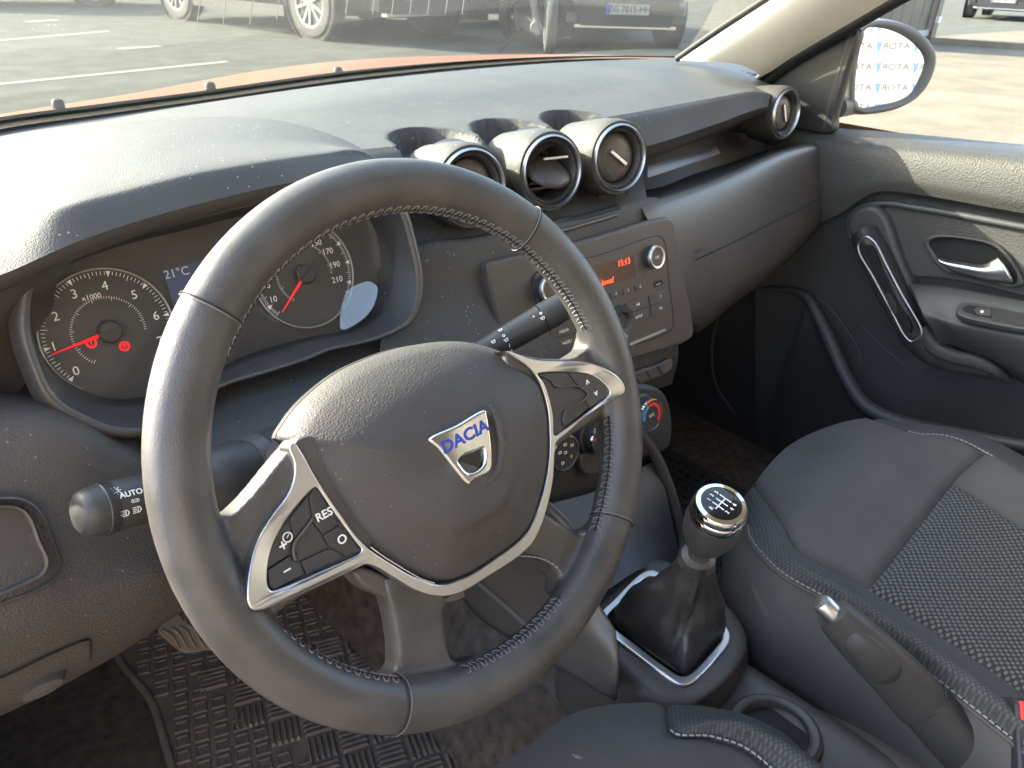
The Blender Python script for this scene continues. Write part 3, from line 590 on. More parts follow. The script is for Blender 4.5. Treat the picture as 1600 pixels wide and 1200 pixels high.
# keypads
kp = plate('cruise_keypad', [[tuple(q) for q in lh]], WP, -.008, .0018, DARK, SW, corner=True)
def zp(l): return Zm(l, 380, 680, 4.2875)
btn = [[(470, 355), (492, 352), (640, 590), (640, 600), (535, 660), (528, 660), (462, 565), (468, 530), (445, 415)],
       [(432, 405), (455, 545), (440, 580), (345, 690), (312, 560)],
       [(300, 570), (338, 700), (330, 740), (318, 795), (170, 892), (162, 850), (185, 740), (230, 660)],
       [(458, 575), (525, 672), (568, 748), (560, 755), (375, 840), (365, 822), (348, 740)],
       [(540, 672), (645, 608), (790, 772), (690, 815), (610, 760), (578, 745)],
       [(168, 905), (320, 808), (345, 848), (380, 855), (412, 930), (210, 1035), (180, 1010)],
       [(390, 848), (570, 762), (615, 770), (680, 818), (425, 935)]]
for l in btn: plate('keypad_button', [uvl(zp(l), .0035)], WP, -.002, .0032, GLOSSB if 0 else DARK, kp, bev=.0006, corner=True)
tube('keypad_accent', [W3(*q, .0042) for q in zp([(468, 560), (400, 650), (345, 725), (340, 800), (352, 838)])], .0011, SMOOTH, kp, n=20)
an = radians(5)
for t, q, s_ in (('RES', (537, 532), .0072), ('O', (658, 698), .0080), ('+', (264, 742), .0095), ('−', (292, 908), .0095), ('◯', (292, 682), .0075)):
    u, v = WP.uv(*zp([q])[0], .0035)
    if t == '◯':
        plate('button_print', [circ(u, v, .0031, 24), circ(u, v, .0025, 24)], WP, .0044, .0048, WHITE, kp, corner=True)
        plate('button_print', [[(u-.0006, v-.0006), (u+.0022, v+.0020), (u-.0001, v+.0004)]], WP, .0044, .0048, WHITE, kp, corner=True)
        continue
    text('button_print', t, WP, u, v, s_, WHITE, kp, .0047, ang=an, bold=.00012)
kr = plate('radio_keypad', [[tuple(q) for q in rh]], WP, -.008, .0018, DARK, SW, corner=True)
z6 = lambda l: Zm(l, 820, 560, 1600/280)
for l in [[(118, 146), (200, 128), (380, 122), (470, 240), (270, 250), (235, 200)],
          [(392, 122), (530, 130), (620, 160), (700, 215), (755, 285), (762, 325), (590, 440), (545, 365), (570, 320), (485, 250)],
          [(125, 160), (228, 205), (262, 258), (480, 256), (560, 325), (540, 358), (355, 480), (335, 560), (350, 640), (265, 690), (215, 420)],
          [(362, 482), (540, 370), (582, 440), (350, 610), (342, 560)]]: plate('keypad_button', [uvl(z6(l), .0035)], WP, -.002, .003, DARK, kr, bev=.0006, corner=True)
tube('keypad_accent', [W3(*q, .0038) for q in z6([(240, 200), (280, 245), (480, 248), (530, 270), (565, 320), (540, 360), (360, 480), (338, 560)])], .0009, SMOOTH, kr, n=30)
for t, q in (('^', (552, 205)), ('^', (630, 318))):
    u, v = WP.uv(*z6([q])[0], .0035); text('button_print', t, WP, u, v-(.002 if q[0] < 600 else -.002), .0085, WHITE, kr, .0044, ang=radians(5) if q[0] < 600 else radians(185), bold=.0001)
# badge
z4 = lambda l: Zm(l, 640, 560, 5)
HB = .0285
bo = z4([(160, 636), (380, 520), (600, 405), (612, 440), (632, 560), (648, 700), (652, 800), (640, 870), (600, 910), (540, 940), (490, 965), (475, 990), (440, 970), (380, 900), (310, 810), (230, 710)])
bi = z4([(386, 800), (420, 765), (500, 735), (570, 705), (582, 710), (590, 770), (582, 830), (545, 870), (490, 895), (450, 885), (410, 840)])
BP_ = Pl(WP.w(0, 0, 0), WN)
tilt = 0
bd = plate('badge', [crs([(a, b_, 0) for a, b_ in uvl(bo, HB)], 80, True)[:, :2].tolist(), crs([(a, b_, 0) for a, b_ in uvl(bi, HB)], 40, True)[:, :2].tolist()], WP, .020, HB, CHROME, SW, bev=.0018, seg=4, corner=True)
bd['label'] = 'chrome shield badge'
plate('badge_back', [uvl(bi, HB)], WP, .0215, .0255, GLOSSB, bd, corner=True)
u0, v0 = WP.uv(*z4([(436, 612)])[0], HB)
text('badge_lettering', 'DACIA', WP, u0, v0, .0112, BLUEP, bd, HB+.0002, ang=radians(4.5), sx=1.16, bold=.00035)
# recess ring around badge lower right
tube('badge_recess', [W3(*q, .0235) for q in z4([(625, 365), (670, 450), (700, 560), (715, 690), (705, 800), (680, 880), (620, 950), (540, 1000), (470, 1015)])], [.0012, .003, .0035, .003, .0012], HUB, SW, n=40)
for k_, (t, q) in enumerate((('SRS', (800, 290)), ('AIRBAG', (830, 330)))):
    x_, y_ = 440+830/2.5, 720+(290 if k_ == 0 else 325)/2.5
    u, v = WP.uv(x_, y_, .010); text('embossed_print', t, Pl(WP.P, unit(WN+WP.y*-.12+WP.x*.1)), u, v, .0062, BLACK, SW, .0112, ang=radians(7))
# the outer ends of the silver trims and keypads rise over the rim
def lift_ends(o):
    for v_ in ([] if o.name.startswith(('cruise_keypad', 'radio_keypad')) else o.data.vertices):
        p_ = np.array(v_.co); r_ = hypot(p_@WP.x, p_@WP.y)
        if r_ > .120:
            dh = .012*sstep(.120, .165, r_); v_.co = Vector([float(c_) for c_ in p_+(CAM-p_)*dh/((CAM-p_)@WN)])
    for c_ in o.children: lift_ends(c_)
for o_ in SW.children:
    if o_.name.startswith(('spoke_trim', 'cruise_keypad', 'radio_keypad')): lift_ends(o_)
# stitching on the inner side of the rim
def rimpt(th, ph, r=.0182):
    e = WP.x*cos(th)+WP.y*sin(th); return (RC+r*cos(ph))*e+WN*(r*.92*sin(ph))
def arcs(a0, a1, step=radians(2.5)):
    n = int(abs(a1-a0)/step); A_ = []; B_ = []
    for i in range(n):
        t = a0+(a1-a0)*i/n; dt = (a1-a0)/n
        A_ += [rimpt(t, radians(150)), rimpt(t+dt*.35, radians(150)), rimpt(t+dt*.65, radians(166)), rimpt(t+dt*1.0, radians(166))]
        B_ += [rimpt(t, radians(182)), rimpt(t+dt*.35, radians(182)), rimpt(t+dt*.65, radians(166)), rimpt(t+dt, radians(166))]
    return A_, B_
def ang(px, py): u, v = WP.uv(px, py, 0); return atan2(v, u)
for a, b_ in ((ang(905, 520), ang(340, 560)), (ang(925, 830)+0, ang(945, 650)), (ang(720, 1042), ang(865, 925)), (ang(350, 935)-2*pi if ang(350, 935) > 0 else ang(430, 985), ang(620, 1072))):
    for P in arcs(a, b_): tube('stitching', P, .00026, STITCH, SW, seg=4)
    tube('stitch_seam', [rimpt(a+(b_-a)*i/60, radians(166), .0180) for i in range(61)], .0007, BLACK, SW, seg=4)
# stitches down the spoke edges
def zigz(path, h, w_=.0035, n=14):
    P = crs([W3(x, y, h) for x, y in path], n*4+1); o1 = []
    for i, p_ in enumerate(P): o1.append(p_+WN*((0, 1, 1, 0)[i % 4]-.5)*w_*1.4+WP.x*.0006)
    return o1
for path, h in ((((604, 932), (614, 970), (622, 1010), (625, 1045), (612, 1066)), -.010), (((800, 869), (840, 872), (866, 886), (877, 905), (874, 922)), -.008), (((916, 520), (918, 536), (908, 552)), -.004), (((925, 829), (906, 836)), -.006)):
    tube('stitching', zigz(path, h), .00042, STITCH, SW, seg=4)
# seams round the rim
for px, py in ((330, 482), (826, 350), (980, 826), (612, 1110)):
    t = ang(px, py); P = [rimpt(t+.012*sin(radians(k*1.0)), radians(k), .0187) for k in range(-60, 215, 6)]
    tube('rim_seam', P, .00045, BLACK, SW, seg=5); P = [rimpt(t+.008+.012*sin(radians(k)), radians(k), .0188) for k in range(-60, 215, 6)]; tube('seam_thread', P, .0002, STITCH, SW, seg=4)

# ================================================================ column, stalks
CS = thing('steering_column_shroud', 'smooth dark plastic shroud around the steering column, behind the wheel hub', 'column cover', WP.w(0, 0, -.1))
V = []; 
prof = [(-.055, 1.), (-.075, 1.08), (-.12, 1.12), (-.2, 1.15), (-.26, 1.15)]
rows = []
for h, s in prof:
    rows.append([WP.w(a*s+.0, b*s-.020, h) for a, b in rrect(0, 0, .084, .043, .030, 6)])
V = np.array(rows).reshape(-1, 3).tolist(); n = len(rows[0]); F = gridfaces(len(rows), n, True)+[tuple(range(n))]
mk('shroud_body', V, F, SMOOTH, CS, sharp=50)
tube('stalk_collar', [A(395, 738, Y=.115), A(378, 742, Y=.112)], [.030, .027], SMOOTH, CS, seg=24)
def stalk(name, label, cat, pts, rad, mat_, flat=1., seg=28):
    t = thing(name, label, cat, pts[0]); return t
LS = thing('light_stalk', 'black headlamp stalk with ridged twist end and white lamp symbols left of the wheel rim', 'stalk switch', A(380, 738, Y=.115))
pa = A(385, 738, Y=.112); pe = A(118, 806, Y=.096); ax = unit(pe-pa); Ln = np.linalg.norm(pe-pa)
lathe('stalk_base', [(.0, -.01), (.024, -.008), (.0245, .018), (.021, .030), (.0145, .040), (.013, .045)], pa, ax, DARK, LS, 40)
lathe('stalk_shaft', [(.0125, .04), (.0125, Ln-.066), (.0150, Ln-.060), (.0153, Ln-.056)], pa, ax, DARK, LS, 40)
lathe('symbol_barrel', [(.0154, Ln-.056), (.0160, Ln-.054), (.0161, Ln-.0225), (.0158, Ln-.0215)], pa, ax, DARK, LS, 48)
V, F = [], []
prof = [(.0160, Ln-.0215)]
prof += [(.0165, Ln-.0208), (.0166, Ln-.0152), (.0160, Ln-.0145)]
lathe('twist_ring', prof, pa, ax, DARK, LS, 60)
X_, Y_, _ = frame(ax); rb = []
for i in range(56):
    a = 2*pi*i/56; d_ = X_*cos(a)+Y_*sin(a); rb.append(boxmesh(pa+ax*(Ln-.0180)+d_*.0166, ax, d_, np.cross(ax, d_), .0028, .0004, .0004))
V, F = join(rb); mk('grip_ridges', V, F, DARK, LS, smooth=False, kind='stuff')
lathe('stalk_tip', [(.0160, Ln-.0145), (.0154, Ln-.008), (.0138, Ln-.0032), (.010, Ln-.0006), (0, Ln+.0005)], pa, ax, DARK, LS, 48)
# prints on the barrel: small planes tangent to the cylinder facing the camera
def barrel(px, py, P0, ax, r):
    d = unit(ray(px, py)); o = CAM-P0; # nearest hit of the cylinder
    a_ = d-(d@ax)*ax; b_ = o-(o@ax)*ax; A2 = a_@a_; B2 = 2*a_@b_; C2 = b_@b_-r*r; D = max(B2*B2-4*A2*C2, 0); t = (-B2-sqrt(D))/(2*A2)
    hit = CAM+t*d; nn = (hit-P0)-((hit-P0)@ax)*ax; return Pl(hit, nn, -ax if ax[0] < 0 else ax)
bpl = lambda x, y: barrel(x, y, pa, ax, .0162)
text('symbol_print', 'AUTO', bpl(205, 771), 0, 0, .0052, WHITE, LS, .0002, bold=.00008)
p_ = bpl(181, 767); plate('symbol_print', [circ(0, 0, .0016, 16), circ(0, 0, .0012, 16)], p_, 0, .0003, WHITE, LS, corner=True)
for i in range(8):
    a = i*pi/4; V, F = boxmesh(p_.w(.0026*cos(a), .0026*sin(a), .0002), p_.x*cos(a)+p_.y*sin(a), -p_.x*sin(a)+p_.y*cos(a), p_.n, .0006, .00018, .0001); mk('symbol_print', V, F, WHITE, LS, smooth=False)
for (x, y, s, both) in ((212, 782, .55, 1), (196, 802, 1, 0), (215, 796, 1, 0)):
    p_ = bpl(x, y)
    def lamp(u, m_):
        plate('symbol_print', [[(u, -.0022*s), (u+m_*.0016*s, -.0018*s), (u+m_*.0026*s, 0), (u+m_*.0016*s, .0018*s), (u, .0022*s)], [(u+m_*.0005*s, -.0016*s), (u+m_*.0014*s, -.0013*s), (u+m_*.002*s, 0), (u+m_*.0014*s, .0013*s), (u+m_*.0005*s, .0016*s)]], p_, 0, .0003, WHITE, LS, corner=True)
        for k in range(4):
            V, F = boxmesh(p_.w(u-m_*.0018*s, (-.0018+k*.0012)*s, .0002), p_.x, p_.y, p_.n, .0012*s, .00025*s, .0001); mk('symbol_print', V, F, WHITE, LS, smooth=False)
    lamp(.0010 if both else 0, 1)
    if both: lamp(-.0014, -1)
WS = thing('wiper_stalk', 'black wiper stalk pointing up right between the wheel hub and the radio', 'stalk switch', A(740, 560, Y=.11))
pb = A(735, 562, Y=.115); pf = A(884, 476, Y=.085); bx = unit(pf-pb); Lw = np.linalg.norm(pf-pb)
lathe('stalk_arm', [(.0, -.03), (.011, -.028), (.0118, .02), (.0128, Lw*.62), (.0130, Lw*.74)], pb, bx, DARK, WS, 40)
lathe('twist_end', [(.0126, Lw*.745), (.0132, Lw*.75), (.0131, Lw*.9), (.0122, Lw*.975), (.009, Lw), (0, Lw+.0006)], pb, bx, DARK, WS, 40)
wpl = lambda x, y: barrel(x, y, pb, bx, .0130)
for x, y, t, s_ in ((845, 489, 'o', .005), (787, 524, 'o', .005), (796, 540, '1', .0045), (799, 548, '2', .0045), (834, 495, '•', .005)):
    text('symbol_print', t, wpl(x, y), 0, 0, s_, WHITE, WS, .0003, ang=-.3, bold=.0001)
for x, y in ((848, 497), (782, 516), (791, 531), (771, 534)):
    p_ = wpl(x, y); plate('symbol_print', [[(-.0022, .0012), (.0022, .0012), (.0012, -.0014), (-.0012, -.0014)], [(-.0014, .0007), (.0014, .0007), (.0007, -.0009), (-.0007, -.0009)]], p_, .0001, .0004, WHITE, WS, corner=True)
    V, F = boxmesh(p_.w(0, .0004, .0004), p_.x*.8+p_.y*.6, p_.y, p_.n, .0016, .0002, .0001); mk('symbol_print', V, F, WHITE, WS, smooth=False)
#@@PART4

# ================================================================ radio and climate panel
RN = unit((0, -cos(radians(14)), sin(radians(14)))); RP = Pl(A(1050, 340, Y=.222), RN)
CR = thing('car_radio', 'dark grey radio unit with amber display and two silver ringed knobs in the dashboard centre', 'car radio', RP.P)
fo = [(762, 418), (764, 411), (775, 407), (900, 378), (1030, 341), (1044, 339), (1053, 345), (1060, 380), (1072, 440), (1084, 505), (1084, 524), (1070, 536), (1000, 558), (930, 580), (850, 600), (800, 600), (780, 520)]
platepx('fascia_frame', [fo], RP, -.035, -.002, FASC, CR, bev=.004, seg=3, n=120)
fi = [(833, 440), (836, 428), (850, 420), (940, 397), (1026, 368), (1034, 370), (1040, 380), (1046, 440), (1053, 500), (1052, 512), (1040, 522), (990, 540), (900, 568), (870, 572), (858, 560), (845, 500)]
platepx('faceplate_gap', [fi], RP, -.003, -.0012, BLACK, CR, n=100)
cx = 945; cy = 470
platepx('faceplate', [[(cx+(a-cx)*.983, cy+(b-cy)*.983) for a, b in fi]], RP, -.003, .0006, FASC, CR, bev=.0006, n=100)
z5 = lambda l: Zm(l, 780, 320, 5)
platepx('display_surround', [z5([(660, 500), (1055, 388), (1100, 384), (1125, 395), (1125, 545), (1080, 575), (660, 700)])], RP, .0004, .0010, SMOOTH, CR, corner=True)
ds = platepx('display_screen', [z5([(660, 505), (1050, 396), (1072, 560), (670, 690)])], RP, .0006, .0014, LCDR, CR, corner=True)
def rt(t, x, y, s_, m=WHITE, par=None, h=.0022, bold=0): u, v = RP.uv(*z5([(x, y)])[0], h); text('print', t, RP, u, v, s_, m, par or CR, h, bold=bold)
rt('15:13', 975, 450, .0105, LCDRT, ds, .0016); rt('Novo!', 838, 602, .0105, LCDRT, ds, .0016)
def knob(px, py, r, pl=RP, par=CR, ring=SILV, t=None, h=.012):
    u, v = pl.uv(px, py, h); P = pl.w(u, v, 0)
    k = lathe('knob', [(0, h-.001), (r*.70, h-.001), (r*.74, h-.0018)], P, pl.n, SMOOTH, par, 40)
    lathe('knob_ring', [(r*.74, h-.002), (r*.78, h), (r*.93, h+.0004), (r*1.0, h-.0015), (r*1.02, h-.004)], P, pl.n, ring, k, 48)
    lathe('knob_skirt', [(r*.99, h-.004), (r*.97, .0), (r*1.02, -.003)], P, pl.n, DARK, k, 48)
    if t: text('print', t, pl, u, v, .0055, WHITE, k, h-.0007)
    return k
knob(1028, 402, .0145, t='OK'); k = knob(862, 452, .0150)
u, v = RP.uv(869, 454, .012); plate('print', [circ(u, v, .0022, 20), circ(u, v, .0017, 20)], RP, .0112, .0115, WHITE, k, corner=True)
def rbtn(l, t=None, s_=.0052, par=CR, pl=RP):
    P = z5(l); o = platepx('button', [P], pl, .0, .0020, FASC, par, bev=.0005, corner=True)
    if t: x = sum(a for a, b in P)/len(P); y = sum(b for a, b in P)/len(P); u, v = pl.uv(x, y, .0022); text('print', t, pl, u, v, s_, WHITE, o, .0021)
    return o
for a in (0, 1, 2, 3, -1, -2):
    x0 = 1063-a*95; y0 = 632+a*28; rbtn([(x0, y0), (x0+80, y0-28), (x0+84, y0+12), (x0+4, y0+42)], {0: '6', 1: '5', 2: '4', 3: '3'}.get(a)) if a >= 0 else None
rbtn([(985, 772), (1160, 716), (1168, 792), (1030, 838)], '⏮'if 0 else 'I◄', .005); rbtn([(1170, 712), (1300, 672), (1325, 680), (1330, 730), (1180, 785)], '↩' if 0 else '⊃', .0055)
rbtn([(1034, 846), (1172, 800), (1182, 880), (1045, 940), (1032, 900)], 'SETUP', .0048); rbtn([(1182, 792), (1328, 740), (1330, 800), (1290, 832), (1188, 874)], 'TEL', .0048)
rbtn([(400, 985), (600, 915), (622, 990), (412, 1052)], 'MEDIA', .0052); rbtn([(416, 1060), (626, 998), (640, 1060), (610, 1095), (450, 1130), (430, 1110)], 'RADIO', .0052)
rbtn([(840, 690), (868, 682), (872, 725), (842, 735)])
platepx('light_bar', [z5([(1020, 1082), (1300, 968), (1308, 980), (1024, 1104)])], RP, .0, .0018, PLATE, CR, corner=True)
us = platepx('usb_socket', [z5([(1208, 604), (1272, 584), (1282, 620), (1216, 645)])], RP, .0004, .0012, BLACK, CR, corner=True)
platepx('usb_contact', [z5([(1225, 622), (1262, 610), (1264, 618), (1227, 631)])], RP, .0010, .0018, PLATE, us, corner=True)
u, v = RP.uv(968, 500, .0); lathe('selector_dial', [(.0, .004), (.008, .004), (.0105, .008), (.016, .009), (.018, .004), (.019, 0)], RP.w(u, v, 0), RN, DARK, CR, 40)
# row of push switches under the radio
SWB = thing('switch_row', 'short row of dark push switches below the radio unit', 'switches', A(1010, 585, Y=.19))
SP = Pl(A(1010, 585, Y=.185), unit((0, -.95, .3)))
so_ = z6([(960, 150), (1200, 50), (1290, 5), (1318, 10), (1325, 60), (1300, 110), (1030, 235), (960, 260)])
platepx('switch_housing', [so_], SP, -.02, .0, FASC, SWB, bev=.002)
for l in ([(985, 150), (1080, 115), (1120, 190), (1030, 228)], [(1088, 112), (1180, 72), (1225, 150), (1130, 187)], [(1188, 70), (1225, 55), (1262, 125), (1232, 146)]): platepx('push_switch', [z6(l)], SP, -.002, .0016, DARK, SWB, bev=.0006, corner=True)
# climate panel
HN = unit((0, -cos(radians(12)), sin(radians(12)))); HP = Pl(A(1018, 650, Y=.15), HN)
HV = thing('climate_control_panel', 'black heater panel with chrome ringed rotary knobs seen through the wheel and beside its rim', 'heater controls', HP.P)
platepx('panel_plate', [[(820, 640), (900, 620), (1000, 600), (1040, 615), (1052, 660), (1046, 700), (1000, 720), (960, 760), (900, 790), (830, 790)]], HP, -.03, -.006, DARK, HV, bev=.006)
def hknob(px, py, r, h):
    u, v = HP.uv(px, py, h); P = HP.w(u, v, 0)
    k = lathe('rotary_knob', [(0, h), (r*.86, h), (r*.88, h-.0006)], P, HN, DARK, HV, 48)
    lathe('knob_ring', [(r*.87, h-.001), (r*.9, h+.0012), (r*.97, h+.001), (r*1.0, h-.0015)], P, HN, CHROME, k, 56)
    lathe('knob_skirt', [(r*.99, h-.0015), (r*1.0, .004), (r*1.12, .002), (r*1.16, -.004), (r*1.16, -.008)], P, HN, DARK, k, 48)
    return k, u, v
def arcplate(nm, u, v, r0, r1, a0, a1, pl, h, m, par):
    P = [(u+r1*cos(radians(a0+(a1-a0)*i/14)), v+r1*sin(radians(a0+(a1-a0)*i/14))) for i in range(15)]+[(u+r0*cos(radians(a1+(a0-a1)*i/14)), v+r0*sin(radians(a1+(a0-a1)*i/14))) for i in range(15)]
    return plate(nm, [P], pl, h-.0006, h+.0006, m, par, corner=True)
k, u, v = hknob(1018, 649, .0215, .018)
arcplate('cold_mark', u, v, .0125, .0165, 110, 190, HP, .0184, BLUEK, k); arcplate('heat_mark', u, v, .0125, .0165, 105, -40, HP, .0184, REDK, k); text('print', 'A/C', HP, u, v, .006, WHITE, k, .0185)
k, u, v = hknob(944, 684, .0215, .018)
arcplate('fan_mark', u, v, .015, .0175, 160, 176, HP, .0186, REDK, k)
k, u, v = hknob(884, 708, .0215, .014)
for x, y, t, m in ((-.009, .004, '⊐', WHITE), (0, .0105, '≡', WHITE), (.0105, .006, 'U', WHITE), (-.0005, .001, '▣', WHITE), (.008, -.007, '●', ORANGEK), (-.006, -.010, '⊃', WHITE)):
    plate('print', [rrect(u+x, v+y, .0022, .0016, .0006), rrect(u+x, v+y, .0015, .0010, .0004)] if m is WHITE else [circ(u+x, v+y, .0018, 12)], HP, .0139, .0146, m, k, corner=True)
for (x, y) in ((893, 680), (868, 690)): text('print', '⤴' if 0 else 'A', HP, *HP.uv(x, y, 0), .006, WHITE, HV, -.0055)
pc = platepx('power_socket_cover', [[(908, 715), (925, 704), (940, 706), (944, 730), (930, 742), (912, 738)]], HP, -.01, .004, SMOOTH, HV, bev=.003)

# ================================================================ centre console
ZC = -.335
CC = thing('centre_console', 'dark plastic console running between the seats under the gear lever with a round cup holder', 'centre console', A(1030, 1000, Z=ZC))
# tapering pillar under the climate panel, its left flank and lower trim
fl = [AY([(700, 905, .12), (770, 868, .12), (860, 800, .13), (1000, 715, .13)]), AY([(720, 935, .09), (800, 905, .085), (900, 870, .08), (1020, 775, .10)]),]
q = lambda x, y, Z: A(x, y, Z=Z)
side = [AX([(640, 860, .165), (700, 905, .165), (745, 960, .165), (820, 1010, .165), (905, 1060, .165), (962, 1094, .165)]),
        AX([(700, 800, .165), (790, 860, .165), (845, 905, .165), (890, 950, .165), (920, 990, .167), (966, 1030, .17)]),
        AX([(760, 740, .165), (850, 780, .165), (900, 830, .17), (925, 880, .175), (935, 940, .18), (962, 985, .18)])]
net('console_flank', side, 30, 20, SMOOTH, CC, thick=.004)
tube('flank_strip', AX([(690, 862, .163), (742, 905, .163), (815, 968, .163), (850, 1000, .163)]), .006, DOORS, CC, n=20)
tube('flank_seam', AX([(812, 872, .164), (860, 905, .164), (890, 945, .164)]), .0008, BLACK, CC, n=12)
tube('flank_highlight', AX([(876, 1024, .164), (905, 1046, .164), (938, 1066, .164)]), .0011, DOORS, CC, n=12)
# rear edge of the pillar flank, a soft spine that runs up the driver's side
tube('flank_edge', [A(1002, 676, Y=.128), A(1026, 715, Y=.12), A(1046, 765, Y=.105), A(1060, 815, Y=.088), A(1066, 850, Y=.075), A(1064, 885, Y=.058)], [.005, .007, .008, .008, .007, .005], SMOOTH, CC, n=30)
net('pillar_face', [AY([(850, 790, .13), (950, 760, .13), (1030, 715, .125)]), AY([(870, 850, .10), (960, 810, .10), (1042, 775, .10)]), AY([(900, 900, .07), (980, 860, .07), (1056, 840, .075)]), AY([(930, 935, .04), (1000, 890, .045), (1062, 880, .055)])], 24, 20, DARK, CC)
# the upper shell: outline round the gear surround, dropping to the flanks
rim_ = [(905, 965), (935, 925), (985, 885), (1035, 876), (1070, 895), (1110, 925), (1150, 965), (1165, 1005), (1150, 1040), (1110, 1080), (1070, 1100), (1040, 1095), (1000, 1065), (950, 1015)]
c0 = [A(x, y, Z=ZC+.004) for x, y in [(940, 962), (962, 938), (1008, 896), (1022, 893), (1046, 906), (1090, 942), (1134, 982), (1138, 1000), (1122, 1020), (1078, 1064), (1062, 1064), (1036, 1048), (990, 1014), (944, 976)]]
c1 = [A(x, y, Z=ZC+.001) for x, y in rim_]
c2 = [p_+np.array((p_[0]-.27, 0, 0))*.12+np.array((0, 0, -.012)) for p_ in [A(x, y, Z=ZC) for x, y in rim_]]
c3 = [p_*np.array((1, 1, 0))+np.array(((p_[0]-.27)*.30, (p_[1]+.03)*.15, -.42)) for p_ in c1]
c4 = [p_*np.array((1, 1, 0))+np.array(((p_[0]-.27)*.40, (p_[1]+.03)*.22, -.60)) for p_ in c1]
net('console_shell', [c0, c1, c2, c3, c4], 70, 24, FASC, CC, cu=True)
# rear part with the cup holder
zz = -.37
r0 = [A(x, y, Z=zz+.03) for x, y in [(1060, 1090), (1110, 1068), (1160, 1030)]]
rows = []
for t in np.linspace(0, 1, 7):
    yy = -.085-.40*t
    rows.append([np.array((.165, yy, -.60)), np.array((.190, yy, -.385+.02*t)), np.array((.205, yy, -.368+.025*t)), np.array((.235, yy, -.372+.025*t)), np.array((.29, yy, -.372+.025*t)), np.array((.325, yy, -.365+.025*t)), np.array((.345, yy, -.385+.02*t)), np.array((.36, yy, -.60))])
cuppos = A(1208, 1148, Z=-.366)
net('console_tray', rows, 40, 20, FASC, CC)
lathe('cup_holder', [(.047, -.004), (.045, .006), (.041, .009), (.036, .0085), (.033, .006), (.0315, -.004)], cuppos, (0, .05, 1), SMOOTH, CC, 56)
lathe('cup_well', [(.032, .0010), (.030, .0012), (.0, .0012)], cuppos, (0, .05, 1), BLACK, CC, 48)  # flat black disc; shade of the well's depth is in its colour
tube('cup_rim', [cuppos+np.array((.0335*cos(a), .0335*sin(a), .0078)) for a in np.linspace(0, 2*pi, 49)[:-1]], .0012, DARK, CC, closed=True)
# gear lever
GL = thing('gear_lever', 'gear lever with black knob, chrome collar and creased leather gaiter on the console', 'gear lever', A(1045, 1000, Z=ZC))
GP = Pl(A(1045, 980, Z=ZC+.008), (0, 0, 1))
platepx('gaiter_frame', [[(935, 960), (958, 936), (1003, 894), (1020, 890), (1046, 903), (1092, 940), (1138, 981), (1142, 998), (1126, 1022), (1080, 1067), (1062, 1069), (1034, 1052), (988, 1018), (938, 976)],
    [(950, 962), (968, 942), (1008, 903), (1020, 900), (1042, 911), (1086, 948), (1124, 984), (1127, 996), (1114, 1014), (1074, 1054), (1063, 1055), (1040, 1041), (994, 1006), (950, 970)]], GP, -.012, .0, SILV, GL, bev=.002, n=130)
KB = A(1125, 800, Z=-.135)                               # knob top
base = A(1045, 985, Z=ZC)
neck = A(1090, 872, Z=-.215)
axk = unit(KB-neck+np.array((0.004, .0, .02))); 
g0 = [A(x, y, Z=ZC-.002) for x, y in [(946, 962), (966, 940), (1006, 900), (1022, 898), (1044, 909), (1088, 946), (1128, 984), (1130, 997), (1116, 1016), (1076, 1058), (1062, 1058), (1038, 1044), (992, 1009), (948, 972)]]
g0 = crs(g0, 96, True); ctr = g0.mean(0); rows = []
for t in np.linspace(0, 1, 30):
    cen = ctr*(1-t)**1.15+neck*(1-(1-t)**1.15); cen[2] = ZC+(neck[2]-ZC)*t**1.0
    row = []
    for i, g in enumerate(g0):
        a = 2*pi*i/96; d_ = g-ctr; L_ = np.linalg.norm(d_); k_ = (1-t)**1.2
        r = .017+(L_-.017)*k_*(.93+.0*t); e = d_/L_
        r *= 1+sin(t*pi)*(.22*sin(2*a+.9+2*t)+.13*(abs(sin(2.5*a+3*t))-.5)+.05*sin(9*a-3*t))*(1-t*.35)+.09*sin(13*t+2.2*sin(2*a+.5))*(1-t)*sin(pi*t)**.5
        z = cen[2]-.012*sin(pi*min(1, t*5)) if t < .2 else cen[2]
        row.append(np.array((cen[0]+e[0]*r, cen[1]+e[1]*r, z)))
    rows.append(row)
net('gaiter', rows, 96, 60, BOOTL, GL, cu=True)
tube('gaiter_seam', [r_[70]+np.array((.0008, -.0008, 0)) for r_ in rows[6:]], .0006, BLACK, GL)
lathe('collar', [(.0175, -.022), (.0185, -.004), (.0165, .004), (.011, .007), (.010, .03)], neck, axk, SMOOTH, GL, 40)
Lk = np.linalg.norm(KB-neck)
lathe('knob_body', [(.009, .010), (.0125, .020), (.0200, .030), (.0250, .044), (.0265, .060), (.0250, Lk-.016)], neck, axk, LEATH, GL, 48)
lathe('knob_collar', [(.0248, Lk-.018), (.0256, Lk-.016), (.0256, Lk-.0085), (.0244, Lk-.0070), (.0246, Lk-.002), (.0225, Lk+.001), (.0185, Lk+.0018)], neck, axk, CHROME, GL, 56)
kc = lathe('knob_cap', [(.0187, Lk+.0014), (.015, Lk+.0022), (0, Lk+.0030)], neck, axk, GLOSSB, GL, 48)
KP2 = Pl(neck+axk*(Lk+.0031), axk, (1, .12, 0))
for x in (-.006, 0, .006): V, F = boxmesh(KP2.w(x, 0, .0002), KP2.y, KP2.x, KP2.n, .0062 if x != 0 else .0062, .0005, .0002); mk('shift_pattern', V, F, WHITE, kc, smooth=False)
V, F = boxmesh(KP2.w(-.002, 0, .0002), KP2.x, KP2.y, KP2.n, .0085, .0005, .0002); mk('shift_pattern', V, F, WHITE, kc, smooth=False)
